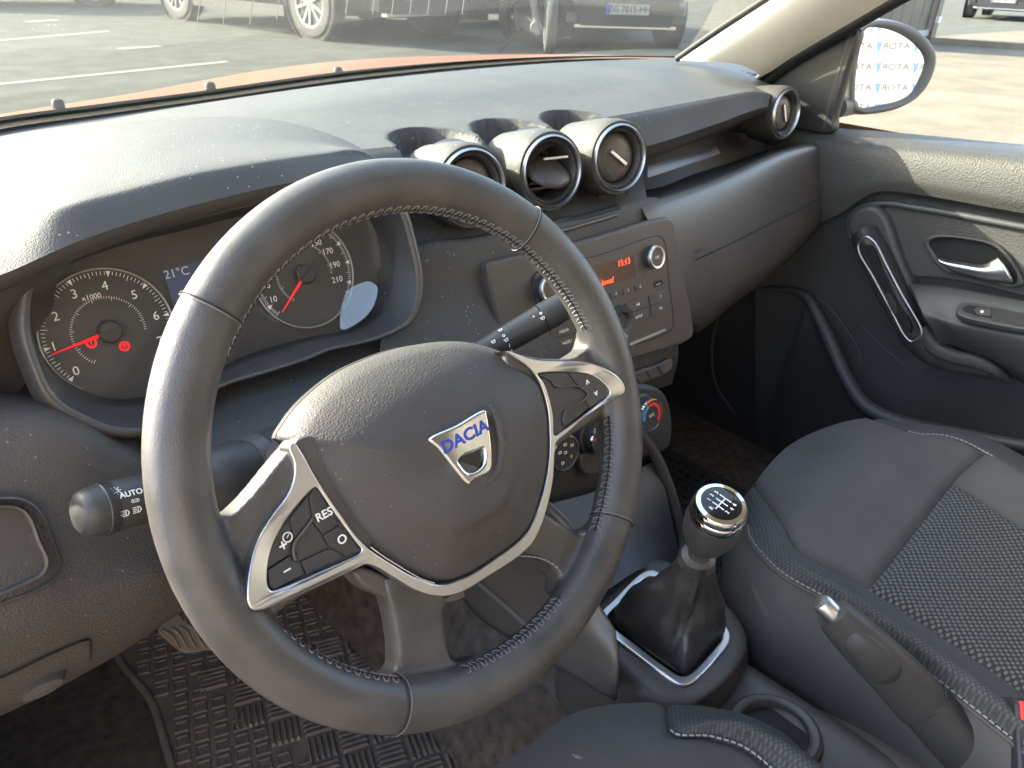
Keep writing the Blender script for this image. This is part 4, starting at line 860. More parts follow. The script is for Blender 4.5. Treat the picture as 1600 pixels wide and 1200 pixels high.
for t, x, y in (('1', -.006, .0095), ('3', 0, .0105), ('5', .006, .0095), ('2', -.006, -.0095), ('4', 0, -.0105), ('6', .006, -.0095), ('R', -.0125, .003)): text('shift_number', t, KP2, x, y, .0052, WHITE, kc, .0002, bold=.0001)
# handbrake
HB_ = thing('handbrake_lever', 'dark handbrake lever with silver release button beside the passenger seat', 'handbrake', A(1480, 1150, Z=-.28))
h0 = A(1300, 958, Z=-.195); h1 = A(1440, 1095, Z=-.275); h2 = A(1560, 1225, Z=-.345)
hx = unit(h1-h0)
path = [h0, h0+(h1-h0)*.12, h0+(h1-h0)*.35, h0+(h1-h0)*.7, h1-np.array((0, 0, .002))]
def sweep(name, path, rad, mat_, par, n=30, sq=1.0, sz=1.25, seg=28, cap=True):
    P = crs(path, n); R_ = np.interp(np.linspace(0, 1, n), np.linspace(0, 1, len(rad)), rad); V = []
    for i in range(n):
        t = unit(P[min(i+1, n-1)]-P[max(i-1, 0)]); x = unit(np.cross(t, (0, 0, 1))); z = np.cross(x, t)
        for a in range(seg):
            c_, s_ = cos(2*pi*a/seg), sin(2*pi*a/seg); c_ = math.copysign(abs(c_)**.75, c_); s_ = math.copysign(abs(s_)**.75, s_)
            V.append(P[i]+R_[i]*(x*c_*sq+z*s_*sz))
    F = gridfaces(n, seg, True)+[tuple(range(seg)), tuple(range((n-1)*seg, n*seg))]
    return mk(name, V, F, mat_, par, sharp=45)
sweep('grip', path, [.0120, .0148, .0165, .0178, .0190], DARK, HB_)
sweep('grip_inlay', [h0+(h1-h0)*.10+np.array((-.0065, -.004, .004)), h0+(h1-h0)*.4+np.array((-.0085, -.004, .004)), h0+(h1-h0)*.72+np.array((-.0085, -.004, .002))], [.004, .0105, .0125, .0125, .005], DARK, HB_, sq=.9)
lathe('release_button', [(0, .016), (.007, .0155), (.0088, .013), (.0088, -.01)], h0, -hx, SILV, HB_, 32)
sweep('lever_shroud', [h1+np.array((0, 0, .0)), h1+(h2-h1)*.4, h2, h2+(h2-h1)*.5], [.0182, .0195, .0215, .023], DARK, HB_)
tube('grip_joint', [h1+np.cross(hx, unit(np.cross(hx, (0, 0, 1))))*0+(unit(np.cross(hx, (0, 0, 1)))*cos(a)*.0192+np.cross(unit(np.cross(hx, (0, 0, 1))), hx)*sin(a)*.0236) for a in np.linspace(0, 2*pi, 33)[:-1]], .0008, BLACK, HB_, closed=True)
sweep('lever_base', [np.array((.375, -.10, -.50)), np.array((.355, -.2, -.43)), np.array((.335, -.3, -.40)), np.array((.31, -.45, -.40))], [.03, .045, .05, .05], FASC, HB_, sz=1.1)

# ================================================================ seats
def seat(name, label, px_top, left, right, shear, yf, yb, zt, ins, parent=None, blab=None):
    pass
PS = thing('passenger_seat', 'grey cloth passenger seat cushion with dotted centre panel and white stitched bolsters', 'car seat', (.62, -.25, -.55))
ZT = -.275

def fine(rows, k):
    """uniform Catmull-Rom surface through a control grid, k samples per control step"""
    R = np.array([[np.array(p_) for p_ in r] for r in rows])
    def cr(a, ax):
        a = np.moveaxis(a, ax, 0); n = len(a); out = []
        for i in range(n-1):
            p0 = a[i-1] if i else 2*a[0]-a[1]; p1, p2 = a[i], a[i+1]; p3 = a[i+2] if i+2 < n else 2*a[-1]-a[-2]
            for j in range(k):
                t = j/k; out.append(.5*((2*p1)+(-p0+p2)*t+(2*p0-5*p1+4*p2-p3)*t*t+(-p0+3*p1-3*p2+p3)*t**3))
        out.append(a[-1]); return np.moveaxis(np.array(out), 0, ax)
    return cr(cr(R, 0), 1)
def pillow(nm, G_, r0, r1, c0_, c1_, m, T, k, lift=.003, edges='lrtb', w_=.012, drop=.0045):
    P = G_[r0*k:r1*k+1, c0_*k:c1_*k+1].copy(); nr, nc = P.shape[:2]
    for i in range(nr):
        for j in range(nc):
            ds = []
            if 'l' in edges: ds.append(np.linalg.norm(P[i, j]-G_[r0*k+i, c0_*k]))
            if 'r' in edges: ds.append(np.linalg.norm(P[i, j]-G_[r0*k+i, c1_*k]))
            if 't' in edges: ds.append(np.linalg.norm(P[i, j]-G_[r0*k, c0_*k+j]))
            if 'b' in edges: ds.append(np.linalg.norm(P[i, j]-G_[r1*k, c0_*k+j]))
            d = min(ds) if ds else 1; P[i, j, 2] += lift-(lift+drop)*max(0, 1-d/w_)**2
    return mk(nm, P.reshape(-1, 3), gridfaces(nr, nc), m, T)
def stitchline(P, T, dz=.001, L_=.0042, gap_=.0018, r=.0006):
    P = np.array(P); d = np.concatenate([[0], np.cumsum(np.linalg.norm(np.diff(P, axis=0), axis=1))]); pr = []; s_ = 0
    f = lambda t: np.array([np.interp(t, d, P[:, c_]) for c_ in range(3)])
    while s_+L_ < d[-1]:
        a, b = f(s_), f(s_+L_); pr.append(boxmesh((a+b)/2+np.array((0, 0, dz)), b-a, (0, 0, 1), np.cross(b-a, (0, 0, 1.)), L_/2, r, r)); s_ += L_+gap_
    V, F = join(pr); mk('stitching', V, F, STITCH, T, smooth=False, kind='stuff')
def skirt(G_, T, rr, m, zb, outs=((-.006, .002), (-.03, .012), (-.07, .018), (-.12, .014), (-.19, -.005))):
    edge = rr; c_ = G_.reshape(-1, 3).mean(0); rows = [edge]
    for dz, o_ in outs:
        r = []
        for e in edge:
            d = e-c_; d[2] = 0; d = unit(d); r.append(np.array((e[0]+d[0]*o_, e[1]+d[1]*o_, max(e[2]+dz, zb))))
        rows.append(r)
    net('seat_skirt', rows, 160, 24, m, T)
K_ = 14
pr = [[(1168, 815, -.288), (1171, 788, -.287), (1180, 757, -.285), (1232, 700, -.283), (1300, 668, -.283), (1362, 656, -.285), (1415, 660, -.292)],
      [(1176, 845, -.272), (1196, 828, -.263), (1222, 812, -.260), (1296, 738, -.256), (1372, 694, -.257), (1428, 678, -.258), (1468, 666, -.280)],
      [(1222, 894, -.268), (1236, 876, -.258), (1256, 862, -.260), (1345, 775, -.250), (1422, 712, -.253), (1480, 683, -.252), (1515, 676, -.279)],
      [(1308, 945, -.268), (1330, 930, -.254), (1358, 917, -.268), (1428, 832, -.268), (1490, 752, -.264), (1538, 708, -.250), (1572, 699, -.279)],
      [(1475, 1070, -.266), (1500, 1050, -.250), (1530, 1030, -.268), (1610, 935, -.274), (1668, 866, -.266), (1712, 815, -.250), (1750, 800, -.28)],
      [(1640, 1200, -.264), (1668, 1180, -.247), (1705, 1155, -.265), (1800, 1050, -.272), (1865, 985, -.264), (1905, 930, -.247), (1945, 915, -.28)],
      [(1900, 1400, -.262), (1935, 1380, -.244), (1980, 1350, -.262), (2080, 1240, -.27), (2150, 1170, -.262), (2190, 1110, -.244), (2230, 1090, -.28)]]
GS = fine([AZ(r) for r in pr], K_)
pillow('front_pad', GS, 0, 3, 2, 5, CLOTH, PS, K_, edges='lrb', lift=.004)
pillow('side_bolster', GS, 0, 6, 0, 2, BOLST, PS, K_, edges='r', lift=.002)
pillow('seat_insert', GS, 3, 6, 2, 4, INSERT, PS, K_, edges='lrt', lift=.002)
pillow('inner_bolster', GS, 3, 6, 4, 5, CLOTH, PS, K_, edges='lt', lift=.003)
pillow('side_bolster', GS, 0, 6, 5, 6, BOLST, PS, K_, edges='l', lift=.001)
ed_ = list(GS[::-1, 0])+list(GS[0, 1:])+list(GS[1:, -1]); skirt(GS, PS, ed_, CLOTH, -.52)
stitchline(GS[3:, 0], PS, .0005); stitchline(GS[12:, 5*K_], PS, .002)
tube('piping', GS[:, 0]+np.array((-.001, 0, -.003)), .0022, CLOTH, PS, seg=6)
sweep('seat_side_trim', [np.array((.372, -.00, -.44)), np.array((.352, -.10, -.455)), np.array((.345, -.3, -.455)), np.array((.33, -.5, -.45))], [.012, .04, .05, .05], DARK, PS, sq=.35, sz=1.)
DS = thing('driver_seat', 'dark cloth driver seat cushion, its front corner showing at the bottom of the picture', 'car seat', (0, -.3, -.55))
pr = [[(500, 1330, -.34), (700, 1235, -.325), (815, 1175, -.318), (880, 1125, -.312), (935, 1106, -.310), (1000, 1100, -.308), (1040, 1101, -.307), (1100, 1105, -.305), (1165, 1118, -.309), (1222, 1145, -.322)],
      [(520, 1400, -.31), (720, 1320, -.302), (830, 1250, -.300), (900, 1205, -.299), (955, 1180, -.298), (1015, 1158, -.297), (1052, 1146, -.297), (1112, 1124, -.287), (1180, 1130, -.289), (1240, 1160, -.318)],
      [(600, 1600, -.30), (800, 1500, -.298), (900, 1420, -.296), (970, 1350, -.296), (1030, 1290, -.296), (1090, 1210, -.296), (1118, 1153, -.297), (1160, 1138, -.284), (1220, 1152, -.287), (1268, 1188, -.320)],
      [(700, 1800, -.30), (900, 1700, -.298), (1000, 1600, -.296), (1060, 1480, -.296), (1110, 1380, -.296), (1170, 1270, -.296), (1195, 1192, -.297), (1235, 1178, -.281), (1285, 1200, -.286), (1325, 1235, -.322)],
      [(900, 2200, -.30), (1100, 2100, -.298), (1200, 1950, -.296), (1260, 1800, -.296), (1310, 1650, -.296), (1350, 1500, -.296), (1370, 1380, -.297), (1420, 1350, -.281), (1460, 1370, -.286), (1490, 1400, -.322)]]
GD = fine([AZ(r) for r in pr], K_)
pillow('seat_panel', GD, 0, 4, 0, 6, CLOTH, DS, K_, edges='r', lift=.002)
pillow('side_bolster', GD, 0, 4, 6, 9, BOLST, DS, K_, edges='l', lift=.001)
ed_ = list(GD[0, :])+list(GD[1:, -1]); skirt(GD, DS, ed_, CLOTH, -.52)
stitchline(GD[K_-2:, 6*K_], DS, .001)
# seat backs, out of the picture, that shade the cabin
for T, x0, x1 in ((PS, .43, .86), (DS, -.22, .22)):
    net('seat_back', [[np.array((x, y_, z_)) for x in np.linspace(x0, x1, 6)] for y_, z_ in ((-.62, -.30), (-.68, -.05), (-.76, .22), (-.80, .32))], 12, 12, CLOTH, T, thick=.10)
# belt buckle
BK = thing('seat_belt_buckle', 'black seat belt buckle with red button at the seat edge', 'seat belt buckle', A(1590, 1180, Z=-.33))
bkp = A(1597, 1120, Z=-.245); BL = Pl(bkp, unit((-.5, -.45, .55)), (.7, -.7, 0))
box('buckle_body', BL.w(.012, -.022, -.012), (.017, .034, .011), BPLAS, BK, x=BL.x, y=BL.y, z=BL.n, bev=.003)
box('release_button', BL.w(.012, .004, -.0012), (.013, .008, .0022), BRED, BK, x=BL.x, y=BL.y, z=BL.n, bev=.001)
#@@PART5

# ================================================================ passenger door
XD = 1.06
PD = thing('passenger_door', 'grey and black passenger door trim with pull handle, silver latch lever and armrest', 'car door', (XD, 0, -.2))
d0 = AX([(1180, 170, 1.13), (1240, 190, 1.13), (1300, 199, 1.13), (1400, 207, 1.13), (1600, 226, 1.13), (1900, 252, 1.13)])
d1 = AX([(1180, 190, 1.075), (1240, 203, 1.075), (1300, 212, 1.075), (1400, 221, 1.075), (1600, 240, 1.075), (1900, 266, 1.075)])
d2 = AX([(1180, 205, 1.05), (1240, 216, 1.05), (1300, 226, 1.05), (1400, 236, 1.05), (1600, 256, 1.05), (1900, 284, 1.05)])
d3 = AX([(1180, 290, 1.04), (1240, 290, 1.04), (1303, 290, 1.04), (1380, 280, 1.04), (1450, 285, 1.04), (1600, 312, 1.04), (1900, 350, 1.04)])
d4 = AX([(1180, 380, 1.06), (1240, 360, 1.055), (1304, 338, 1.05), (1368, 300, 1.045), (1440, 305, 1.045), (1600, 333, 1.045), (1900, 375, 1.045)])
net('upper_panel', [d0, d1, d2, d3, d4], 60, 40, DOORM, PD)
e1 = AX([(1180, 384, 1.085), (1240, 365, 1.08), (1306, 343, 1.07), (1370, 306, 1.065), (1440, 311, 1.065), (1600, 341, 1.065), (1900, 384, 1.065)])
e2 = AX([(1180, 400, 1.085), (1240, 385, 1.08), (1315, 360, 1.072), (1375, 317, 1.066), (1440, 324, 1.066), (1600, 352, 1.066), (1900, 400, 1.066)])
net('groove', [d4, e1, e2], 60, 6, DOORD, PD)
tube('panel_edge', AX([(1330, 372, 1.06), (1326, 345, 1.06), (1345, 324, 1.06), (1378, 318, 1.06), (1440, 326, 1.06), (1600, 355, 1.06), (1800, 392, 1.06)]), .0055, DOORS, PD, n=60)
# main lower skin
e3 = AX([(1180, 470, 1.09), (1240, 440, 1.085), (1320, 400, 1.08), (1400, 380, 1.07), (1500, 380, 1.07), (1620, 400, 1.07), (1900, 450, 1.07)])
e4 = AX([(1180, 560, 1.09), (1260, 540, 1.09), (1340, 520, 1.085), (1420, 520, 1.08), (1500, 540, 1.08), (1620, 560, 1.08), (1900, 610, 1.08)])
e5 = AX([(1180, 650, 1.10), (1260, 650, 1.09), (1340, 650, 1.09), (1420, 660, 1.09), (1500, 672, 1.09), (1620, 690, 1.09), (1900, 740, 1.09)])
e6 = AX([(1180, 860, 1.10), (1260, 860, 1.10), (1340, 860, 1.10), (1420, 870, 1.10), (1500, 880, 1.10), (1620, 900, 1.10), (1900, 950, 1.10)])
net('lower_panel', [e2, e3, e4, e5, e6], 60, 40, DOORD, PD)
# inset middle panel, textured
DPl = Pl((1.058, 0, 0), (-1, 0, 0), (0, -1, 0))
def dpl(name, px, X0, X1, m, bev=.002, n=None, corner=False, holes=()):
    pl = Pl((X0, 0, 0), (-1, 0, 0), (0, -1, 0)); h = X0-X1
    return plate(name, [[pl.uv(a, b, h) for a, b in l] for l in [px, *holes]], pl, 0, h, m, PD, bev=bev, n=n, corner=corner)
zc = lambda l: Zm(l, 960, 0, 2.5)
ze = lambda l: Zm(l, 960, 360, 2.5)
zf = lambda l: Zm(l, 1200, 400, 4)
ins = zc([(1085, 870), (1050, 805), (1120, 805), (1280, 830), (1440, 860), (1700, 910), (2000, 970), (2000, 1250), (1600, 1160), (1400, 1110), (1250, 1085), (1150, 1070)])
dpl('inset_panel', ins, 1.085, 1.062, DOORM, .003, 120)
# latch lever bowl and lever
bowl = zc([(1205, 945), (1240, 922), (1300, 918), (1400, 930), (1480, 950), (1540, 1000), (1590, 1080), (1598, 1110), (1560, 1125), (1480, 1110), (1380, 1085), (1300, 1065), (1265, 1045), (1225, 990)])
bowi = zc([(1228, 950), (1250, 934), (1300, 930), (1400, 942), (1470, 962), (1525, 1008), (1570, 1080), (1560, 1108), (1480, 1096), (1380, 1072), (1305, 1052), (1278, 1032), (1245, 985)])
bf = dpl('latch_bowl', bowl, 1.070, 1.052, DOORD, .003, 100, holes=(bowi,))
dpl('bowl_floor', bowi, 1.069, 1.0605, BLACK, 0.0002, 100)
lev = [AX([*[(a, b, 1.052) for a, b in zc([(1262, 1008), (1300, 1018), (1360, 1026), (1440, 1035), (1500, 1005)])]]), AX([(a, b, 1.041) for a, b in zc([(1266, 1018), (1302, 1030), (1362, 1042), (1445, 1055), (1535, 1050)])]), AX([(a, b, 1.043) for a, b in zc([(1285, 1032), (1315, 1050), (1370, 1066), (1450, 1086), (1555, 1095)])]), AX([(a, b, 1.056) for a, b in zc([(1300, 1050), (1330, 1064), (1375, 1078), (1455, 1098), (1560, 1112)])])]
net('latch_lever', lev, 30, 18, SILV, PD, thick=.003)
# pull handle: dark pod, slanted bar with silver outline
pod = zc([(905, 880), (920, 838), (960, 812), (1010, 806), (1050, 835), (1075, 880), (1100, 960), (1140, 1060), (1180, 1150), (1215, 1240), (1245, 1310), (1300, 1370), (1380, 1400), (1450, 1420), (1500, 1450), (1550, 1490), (1480, 1485), (1330, 1460), (1230, 1430), (1170, 1395), (1130, 1330), (1050, 1190), (980, 1050), (935, 960)])
dpl('handle_pod', pod, 1.09, 1.045, DOORD, .008, 160)
bar = [A(1352, 365, X=1.040), A(1366, 400, X=1.020), A(1388, 445, X=1.015), A(1412, 490, X=1.015), A(1430, 525, X=1.025), A(1462, 556, X=1.035)]
sweep('pull_bar', bar, [.020, .022, .022, .022, .022, .018], DARK, PD, n=40, sq=1., sz=1.)
loop = ze([(955, 50), (985, 26), (1015, 45), (1060, 130), (1120, 245), (1198, 385), (1196, 415), (1160, 434), (1135, 412), (1080, 310), (1010, 180), (955, 82)])
tube('chrome_outline', crs([A(x, y, X=.994) for x, y in loop], 120, True), .0021, SILV, PD, closed=True)
dpl('bar_slot', ze([(980, 60), (1000, 60), (1040, 140), (1100, 260), (1160, 380), (1150, 400), (1130, 385), (1070, 270), (1000, 140)]), .999, .9925, BLACK, .0005, 60)
# armrest shelf with window switch
ar = [AX([(a, b, 1.068) for a, b in zf([(870, 165), (960, 178), (1100, 190), (1300, 225), (1600, 280), (2200, 390)])]),
      AX([(a, b, 1.02) for a, b in zf([(900, 200), (960, 195), (1100, 205), (1300, 240), (1600, 300), (2200, 410)])]),
      AX([(a, b, .985) for a, b in zf([(960, 345), (1010, 350), (1150, 390), (1300, 425), (1600, 480), (2200, 590)])]),
      AX([(a, b, .98) for a, b in zf([(990, 400), (1030, 390), (1160, 430), (1300, 460), (1600, 520), (2200, 630)])]),
      AX([(a, b, 1.01) for a, b in zf([(1080, 560), (1130, 545), (1260, 590), (1400, 640), (1600, 740), (2200, 860)])]),
      AX([(a, b, 1.06) for a, b in zf([(1090, 590), (1140, 570), (1270, 610), (1420, 660), (1600, 800), (2200, 900)])])]
net('armrest', ar, 50, 30, DOORS, PD)
AP = Pl(A(1540, 485, X=1.0), unit(np.cross(A(1600, 500, X=.985)-A(1500, 475, X=.988), A(1540, 455, X=1.03)-A(1540, 485, X=.99))))
if AP.n[0] > 0: AP = Pl(AP.P, -AP.n)
def apx(name, l, h0, h1, m, **k): return plate(name, [[AP.uv(a, b, h1) for a, b in zf(l)]], AP, h0, h1, m, PD, **k)
apx('switch_pod', [(1175, 330), (1200, 295), (1260, 288), (1400, 310), (1600, 355), (1800, 390), (1800, 480), (1600, 455), (1400, 420), (1230, 380), (1185, 360)], -.004, .006, DOORD, bev=.002, n=80)
apx('switch_recess', [(1215, 325), (1250, 305), (1400, 325), (1395, 390), (1300, 372), (1225, 345)], .004, .0065, BLACK, corner=True)
apx('window_switch', [(1290, 335), (1310, 318), (1400, 332), (1395, 375), (1310, 362)], .004, .0085, SMOOTH, bev=.001, corner=True)
apx('switch_print', [(1325, 342), (1345, 338), (1350, 352), (1330, 355)], .0084, .0088, WHITE, corner=True)
apx('grab_recess', [(1410, 325), (1600, 360), (1800, 395), (1800, 470), (1600, 440), (1400, 400)], .004, .0066, DARK, corner=True)
# swooping lower arm
sweep('arm_curve', [A(1440, 512, X=1.02), A(1458, 540, X=1.02), A(1490, 556, X=1.02), A(1530, 566, X=1.02), A(1560, 582, X=1.03), A(1576, 596, X=1.045)], [.012, .014, .013, .012, .009, .004], DOORM, PD, n=40, sq=.8, sz=.9)
# door pocket ridge and speaker ring
tube('pocket_ridge', AX([(1190, 452, 1.08), (1240, 455, 1.07), (1262, 466, 1.06), (1278, 495, 1.05), (1300, 540, 1.04), (1322, 590, 1.03), (1350, 632, 1.02), (1390, 655, 1.02), (1440, 668, 1.03), (1500, 678, 1.04), (1620, 700, 1.05), (1800, 730, 1.05)]), [.004, .007, .010, .012, .012, .013, .014, .012, .010, .010, .010], DOORS, PD, n=80, seg=14)
tube('pocket_outline', AX([(1200, 447, 1.087), (1250, 452, 1.087), (1290, 475, 1.086), (1320, 512, 1.086), (1338, 540, 1.085), (1345, 570, 1.085)]), .002, DOORS, PD, n=40)
tube('speaker_edge', AX([(1130, 470, 1.088), (1112, 540, 1.088), (1118, 600, 1.088), (1150, 650, 1.088)]), .003, DOORS, PD, n=30)
tube('pocket_line', AX([(1345, 510, 1.083), (1400, 560, 1.083), (1430, 580, 1.083), (1480, 590, 1.083)]), .0015, DOORS, PD, n=30)
net('door_pocket', [AX([(1262, 466, 1.06), (1300, 540, 1.04), (1350, 632, 1.02), (1440, 668, 1.03), (1620, 700, 1.05)]), AX([(1255, 500, 1.05), (1280, 600, 1.04), (1330, 700, 1.02), (1440, 740, 1.03), (1620, 770, 1.05)]), AX([(1200, 640, 1.05), (1230, 720, 1.04), (1300, 820, 1.02), (1440, 860, 1.03), (1620, 880, 1.05)])], 30, 12, DARK, PD)
# sail panel, frame bar and side glass
sail = [(1150, 190), (1186, 138), (1204, 118), (1240, 96), (1290, 66), (1335, 46), (1340, 50), (1322, 110), (1302, 180), (1298, 206), (1240, 200)]
dpl('sail_panel', sail, 1.10, 1.075, DARK, .003, 100)
tube('frame_bar', [A(1341, 44, X=1.085), A(1328, 90, X=1.085), A(1310, 150, X=1.085), A(1297, 200, X=1.085)], .008, DOORM, PD, seg=10)
tube('frame_bar', [A(1331, 50, X=1.08), A(1318, 95, X=1.08), A(1300, 155, X=1.08), A(1288, 200, X=1.08)], .006, SMOOTH, PD, seg=10)
tube('window_frame', [A(1186, 132, X=1.07), A(1240, 92, X=1.07), A(1330, 38, X=1.06), A(1420, -14, X=1.05), A(1600, -110, X=1.02), A(1850, -230, X=.98)], .0135, SEAL, PD, n=40, seg=12)
tube('frame_lip', [A(1180, 126, X=1.05), A(1235, 84, X=1.05), A(1322, 30, X=1.04), A(1408, -22, X=1.03), A(1590, -120, X=1.0)], .006, SEAL, PD, n=40, seg=10)
net('window_glass', [AX([(1290, 215, 1.12), (1400, 222, 1.12), (1600, 240, 1.12), (2000, 275, 1.12)]), AX([(1325, 60, 1.105), (1440, 50, 1.10), (1600, 50, 1.10), (2000, 60, 1.10)]), AX([(1345, 25, 1.10), (1460, -50, 1.08), (1620, -150, 1.04), (2050, -250, 1.0)])], 20, 16, SGLASS, PD)
# ================================================================ exterior mirror
WM = thing('wing_mirror', 'dark oval wing mirror outside the side window reflecting a white banner', 'wing mirror', A(1385, 110, X=1.22))
mn = unit((-.457, -.887, .058)); MP = Pl(A(1390, 105, X=1.23), mn, (.887, -.457, 0))
mo = [(1338, 50), (1362, 34), (1395, 34), (1425, 44), (1448, 62), (1461, 84), (1460, 104), (1450, 130), (1432, 152), (1404, 168), (1370, 176), (1342, 176), (1328, 164), (1326, 130), (1330, 88)]
mi = [(1351, 46), (1372, 43), (1400, 50), (1424, 64), (1441, 82), (1446, 98), (1438, 122), (1426, 144), (1408, 156), (1375, 164), (1346, 168), (1336, 160), (1335, 130), (1341, 84)]
O_ = crs([MP.p3(a, b, .004) for a, b in mo], 90, True); c = O_.mean(0)
I_ = crs([MP.p3(a, b, .000) for a, b in mi], 90, True); ci = I_.mean(0)
rows = [I_-mn*.006, I_+mn*.003, (I_*.5+O_*.5)+mn*.006, O_+mn*.002, c+(O_-c)*1.05-mn*.02, c+(O_-c)*1.02-mn*.05, c+(O_-c)*.8-mn*.085, c+(O_-c)*.35-mn*.11, c+(O_-c)*.02-mn*.112]
net('mirror_shell', rows, 90, 50, SHELL, WM, cu=True)
platepx('mirror_glass', [mi], MP, -.005, -.0005, MIRR, WM, n=90)
tube('mirror_arm', [A(1350, 160, X=1.25), A(1328, 164, X=1.19), A(1308, 168, X=1.14)], [.018, .018, .018], SHELL, WM, seg=20)

# ================================================================ car body round the cabin
BODY = thing('copper_car', 'copper car body seen from inside: bonnet edge, windscreen, pale pillar trim and roof', 'car', (.36, .6, 0))
pl_ = [[A(1062, 94, X=.955), A(1125, 52, X=.945), A(1205, 0, X=.93), A(1330, -85, X=.90), A(1560, -260, X=.82)],
       [A(1100, 96, X=.955), A(1150, 62, X=.945), A(1240, 0, X=.93), A(1380, -90, X=.90), A(1620, -260, X=.82)],
       [A(1150, 100, X=.985), A(1205, 66, X=.975), A(1300, 4, X=.955), A(1460, -95, X=.92), A(1720, -250, X=.85)],
       [A(1180, 112, X=1.02), A(1232, 78, X=1.015), A(1330, 20, X=1.0), A(1500, -80, X=.96), A(1780, -235, X=.89)],
       [A(1190, 122, X=1.05), A(1240, 88, X=1.045), A(1338, 30, X=1.03), A(1510, -70, X=.99), A(1800, -225, X=.92)]]
net('pillar_trim', pl_, 40, 26, PILLAR, BODY)
tube('windscreen_seal', [A(1058, 92, X=.975), A(1122, 47, X=.965), A(1200, -4, X=.95), A(1325, -90, X=.92), A(1560, -270, X=.84)], .006, SEAL, BODY, n=30)
# windscreen: lower edge follows the dash, slopes back to the roof
wl = [(-420, 292, .66), (-200, 242, .72), (0, 200, .78), (150, 179, .80), (300, 158, .82), (550, 122, .83), (800, 98, .82), (950, 91, .78), (1062, 92, .72)]
bot = AY(wl); topY = -.02
def up(p_, t): return np.array((.36+(p_[0]-.36)*(1-.18*t), p_[1]-.86*t, p_[2]+.46*t-.04*t*t))
net('windscreen', [[up(p_, t) for p_ in bot] for t in (0, .25, .5, .75, 1)], 40, 24, WGLASS, BODY)
fb = [up(p_, .0)-np.array((0, .004, -.002)) for p_ in bot]; fb2 = AY([(-420, 280, .64), (-200, 224, .70), (0, 183, .76), (150, 163, .78), (300, 144, .80), (550, 110, .81), (800, 91, .80), (950, 87, .76), (1062, 88, .70)])
net('screen_frit', [fb, fb2], 60, 3, FRIT, BODY)
gap = [p_+np.array((0, -.001, -.0015)) for p_ in fb]; gp2 = [p_+np.array((0, .05, -.035)) for p_ in t0[:1]+t0]
net('cowl_void', [gap, [q_+np.array((0, .0, -.012)) for q_ in crs(t0, len(gap))]], 60, 4, BLACK, BODY)
# bonnet
bn0 = [(-300, 255, .86), (-100, 200, .88), (0, 186, .90), (150, 166, .92), (300, 147, .93), (550, 114, .94), (800, 94, .93), (1000, 92, .90), (1100, 100, .86)]
bn1 = [(-300, 240, 1.05), (-100, 200, 1.1), (20, 186, 1.12), (170, 162, 1.15), (300, 141, 1.15), (500, 104, 1.2), (620, 91, 1.2), (760, 85.5, 1.2), (900, 85, 1.15), (1000, 88, 1.10)]
b0 = AY(bn0); b1 = AY(bn1); b1[4] = b1[4]
b2 = [np.array((p_[0], p_[1]+.35, p_[2]-.055)) for p_ in b1]; b3 = [np.array((.36+(p_[0]-.36)*.95, p_[1]+.62, p_[2]-.16)) for p_ in b1]; b4 = [np.array((.36+(p_[0]-.36)*.9, p_[1]+.68, p_[2]-.40)) for p_ in b1]
net('bonnet', [b0, b1, b2, b3, b4], 80, 40, PAINT, BODY)
for x, y, Y in ((90, 160, .98), (528, 109, 1.0), (328, 133, .98)):
    w_ = A(x, y, Y=Y); lathe('washer_jet', [(0, .008), (.006, .0065), (.0085, .003), (.009, -.006)], w_-np.array((0, 0, .002)), (0, 0, 1), SEAL, BODY, 16)
# row of thin pale streaks across the screen
for i, x in enumerate((307, 348, 390, 432, 470, 512, 540, 582, 612, 640, 668, 696, 722)):
    l = (42, 40, 38, 30, 26, 0, 0, 0, 0, 0, 0, 0)[i] if i < 5 else 22
    if i == 5: continue
    tube('screen_streak', [up(A(x+l*.16, -6, Y=.62), 0), up(A(x, l, Y=.66), 0)], .0006, PLATE, BODY, seg=4)
# roof and far pillars that shade the cabin
rf = [[np.array((x, y, z)) for x, z in ((-.22, .46), (-.15, .52), (.05, .56), (.36, .575), (.67, .56), (.88, .52), (.96, .46))] for y in (-.06, -.4, -.9, -1.6)]
net('roof', rf, 24, 10, HEADL, BODY, thick=.03)
if 0: tube('windscreen_pillar', [np.array((-.30, .64, .08)), np.array((-.27, .40, .24)), np.array((-.245, .15, .37)), np.array((-.22, -.1, .47))], .028, PILLAR, BODY, n=16, seg=12)
net('door_side', [[np.array((1.16, y, z)) for y in (-1.2, -.5, 0, .4)] for z in (.05, -.3, -.75)], 6, 4, PAINT, BODY)
net('bulkhead', [[t0[0]+np.array((-.3, 0, 0))]+list(t0), [np.array((p_[0], min(p_[1], .68), p_[2]-.05)) for p_ in [t0[0]+np.array((-.3, 0, 0))]+list(t0)], [np.array((p_[0], .66, -.3)) for p_ in [t0[0]+np.array((-.3, 0, 0))]+list(t0)], [np.array((p_[0], .66, -.64)) for p_ in [t0[0]+np.array((-.3, 0, 0))]+list(t0)]], 30, 10, DARK, BODY)
net('footwell_side', [[np.array((-.34, y, z)) for y in (.10, .45, .74)] for z in (.08, -.3, -.66)], 6, 6, CARPET, BODY)
net('kick_panel', [[np.array((1.10, y, z)) for y in (.16, .4, .70)] for z in (.03, -.3, -.64)], 6, 6, DARK, BODY)
net('rear_bulkhead', [[np.array((x, -1.7, z)) for x in (-.3, .36, 1.05)] for z in (.22, -.3, -.64)], 6, 6, DARK, BODY)
net('tailgate_trim', [[np.array((x, -1.7, z)) for x in (-.3, .36, 1.05)] for z in (.56, .44)], 6, 3, HEADL, BODY)
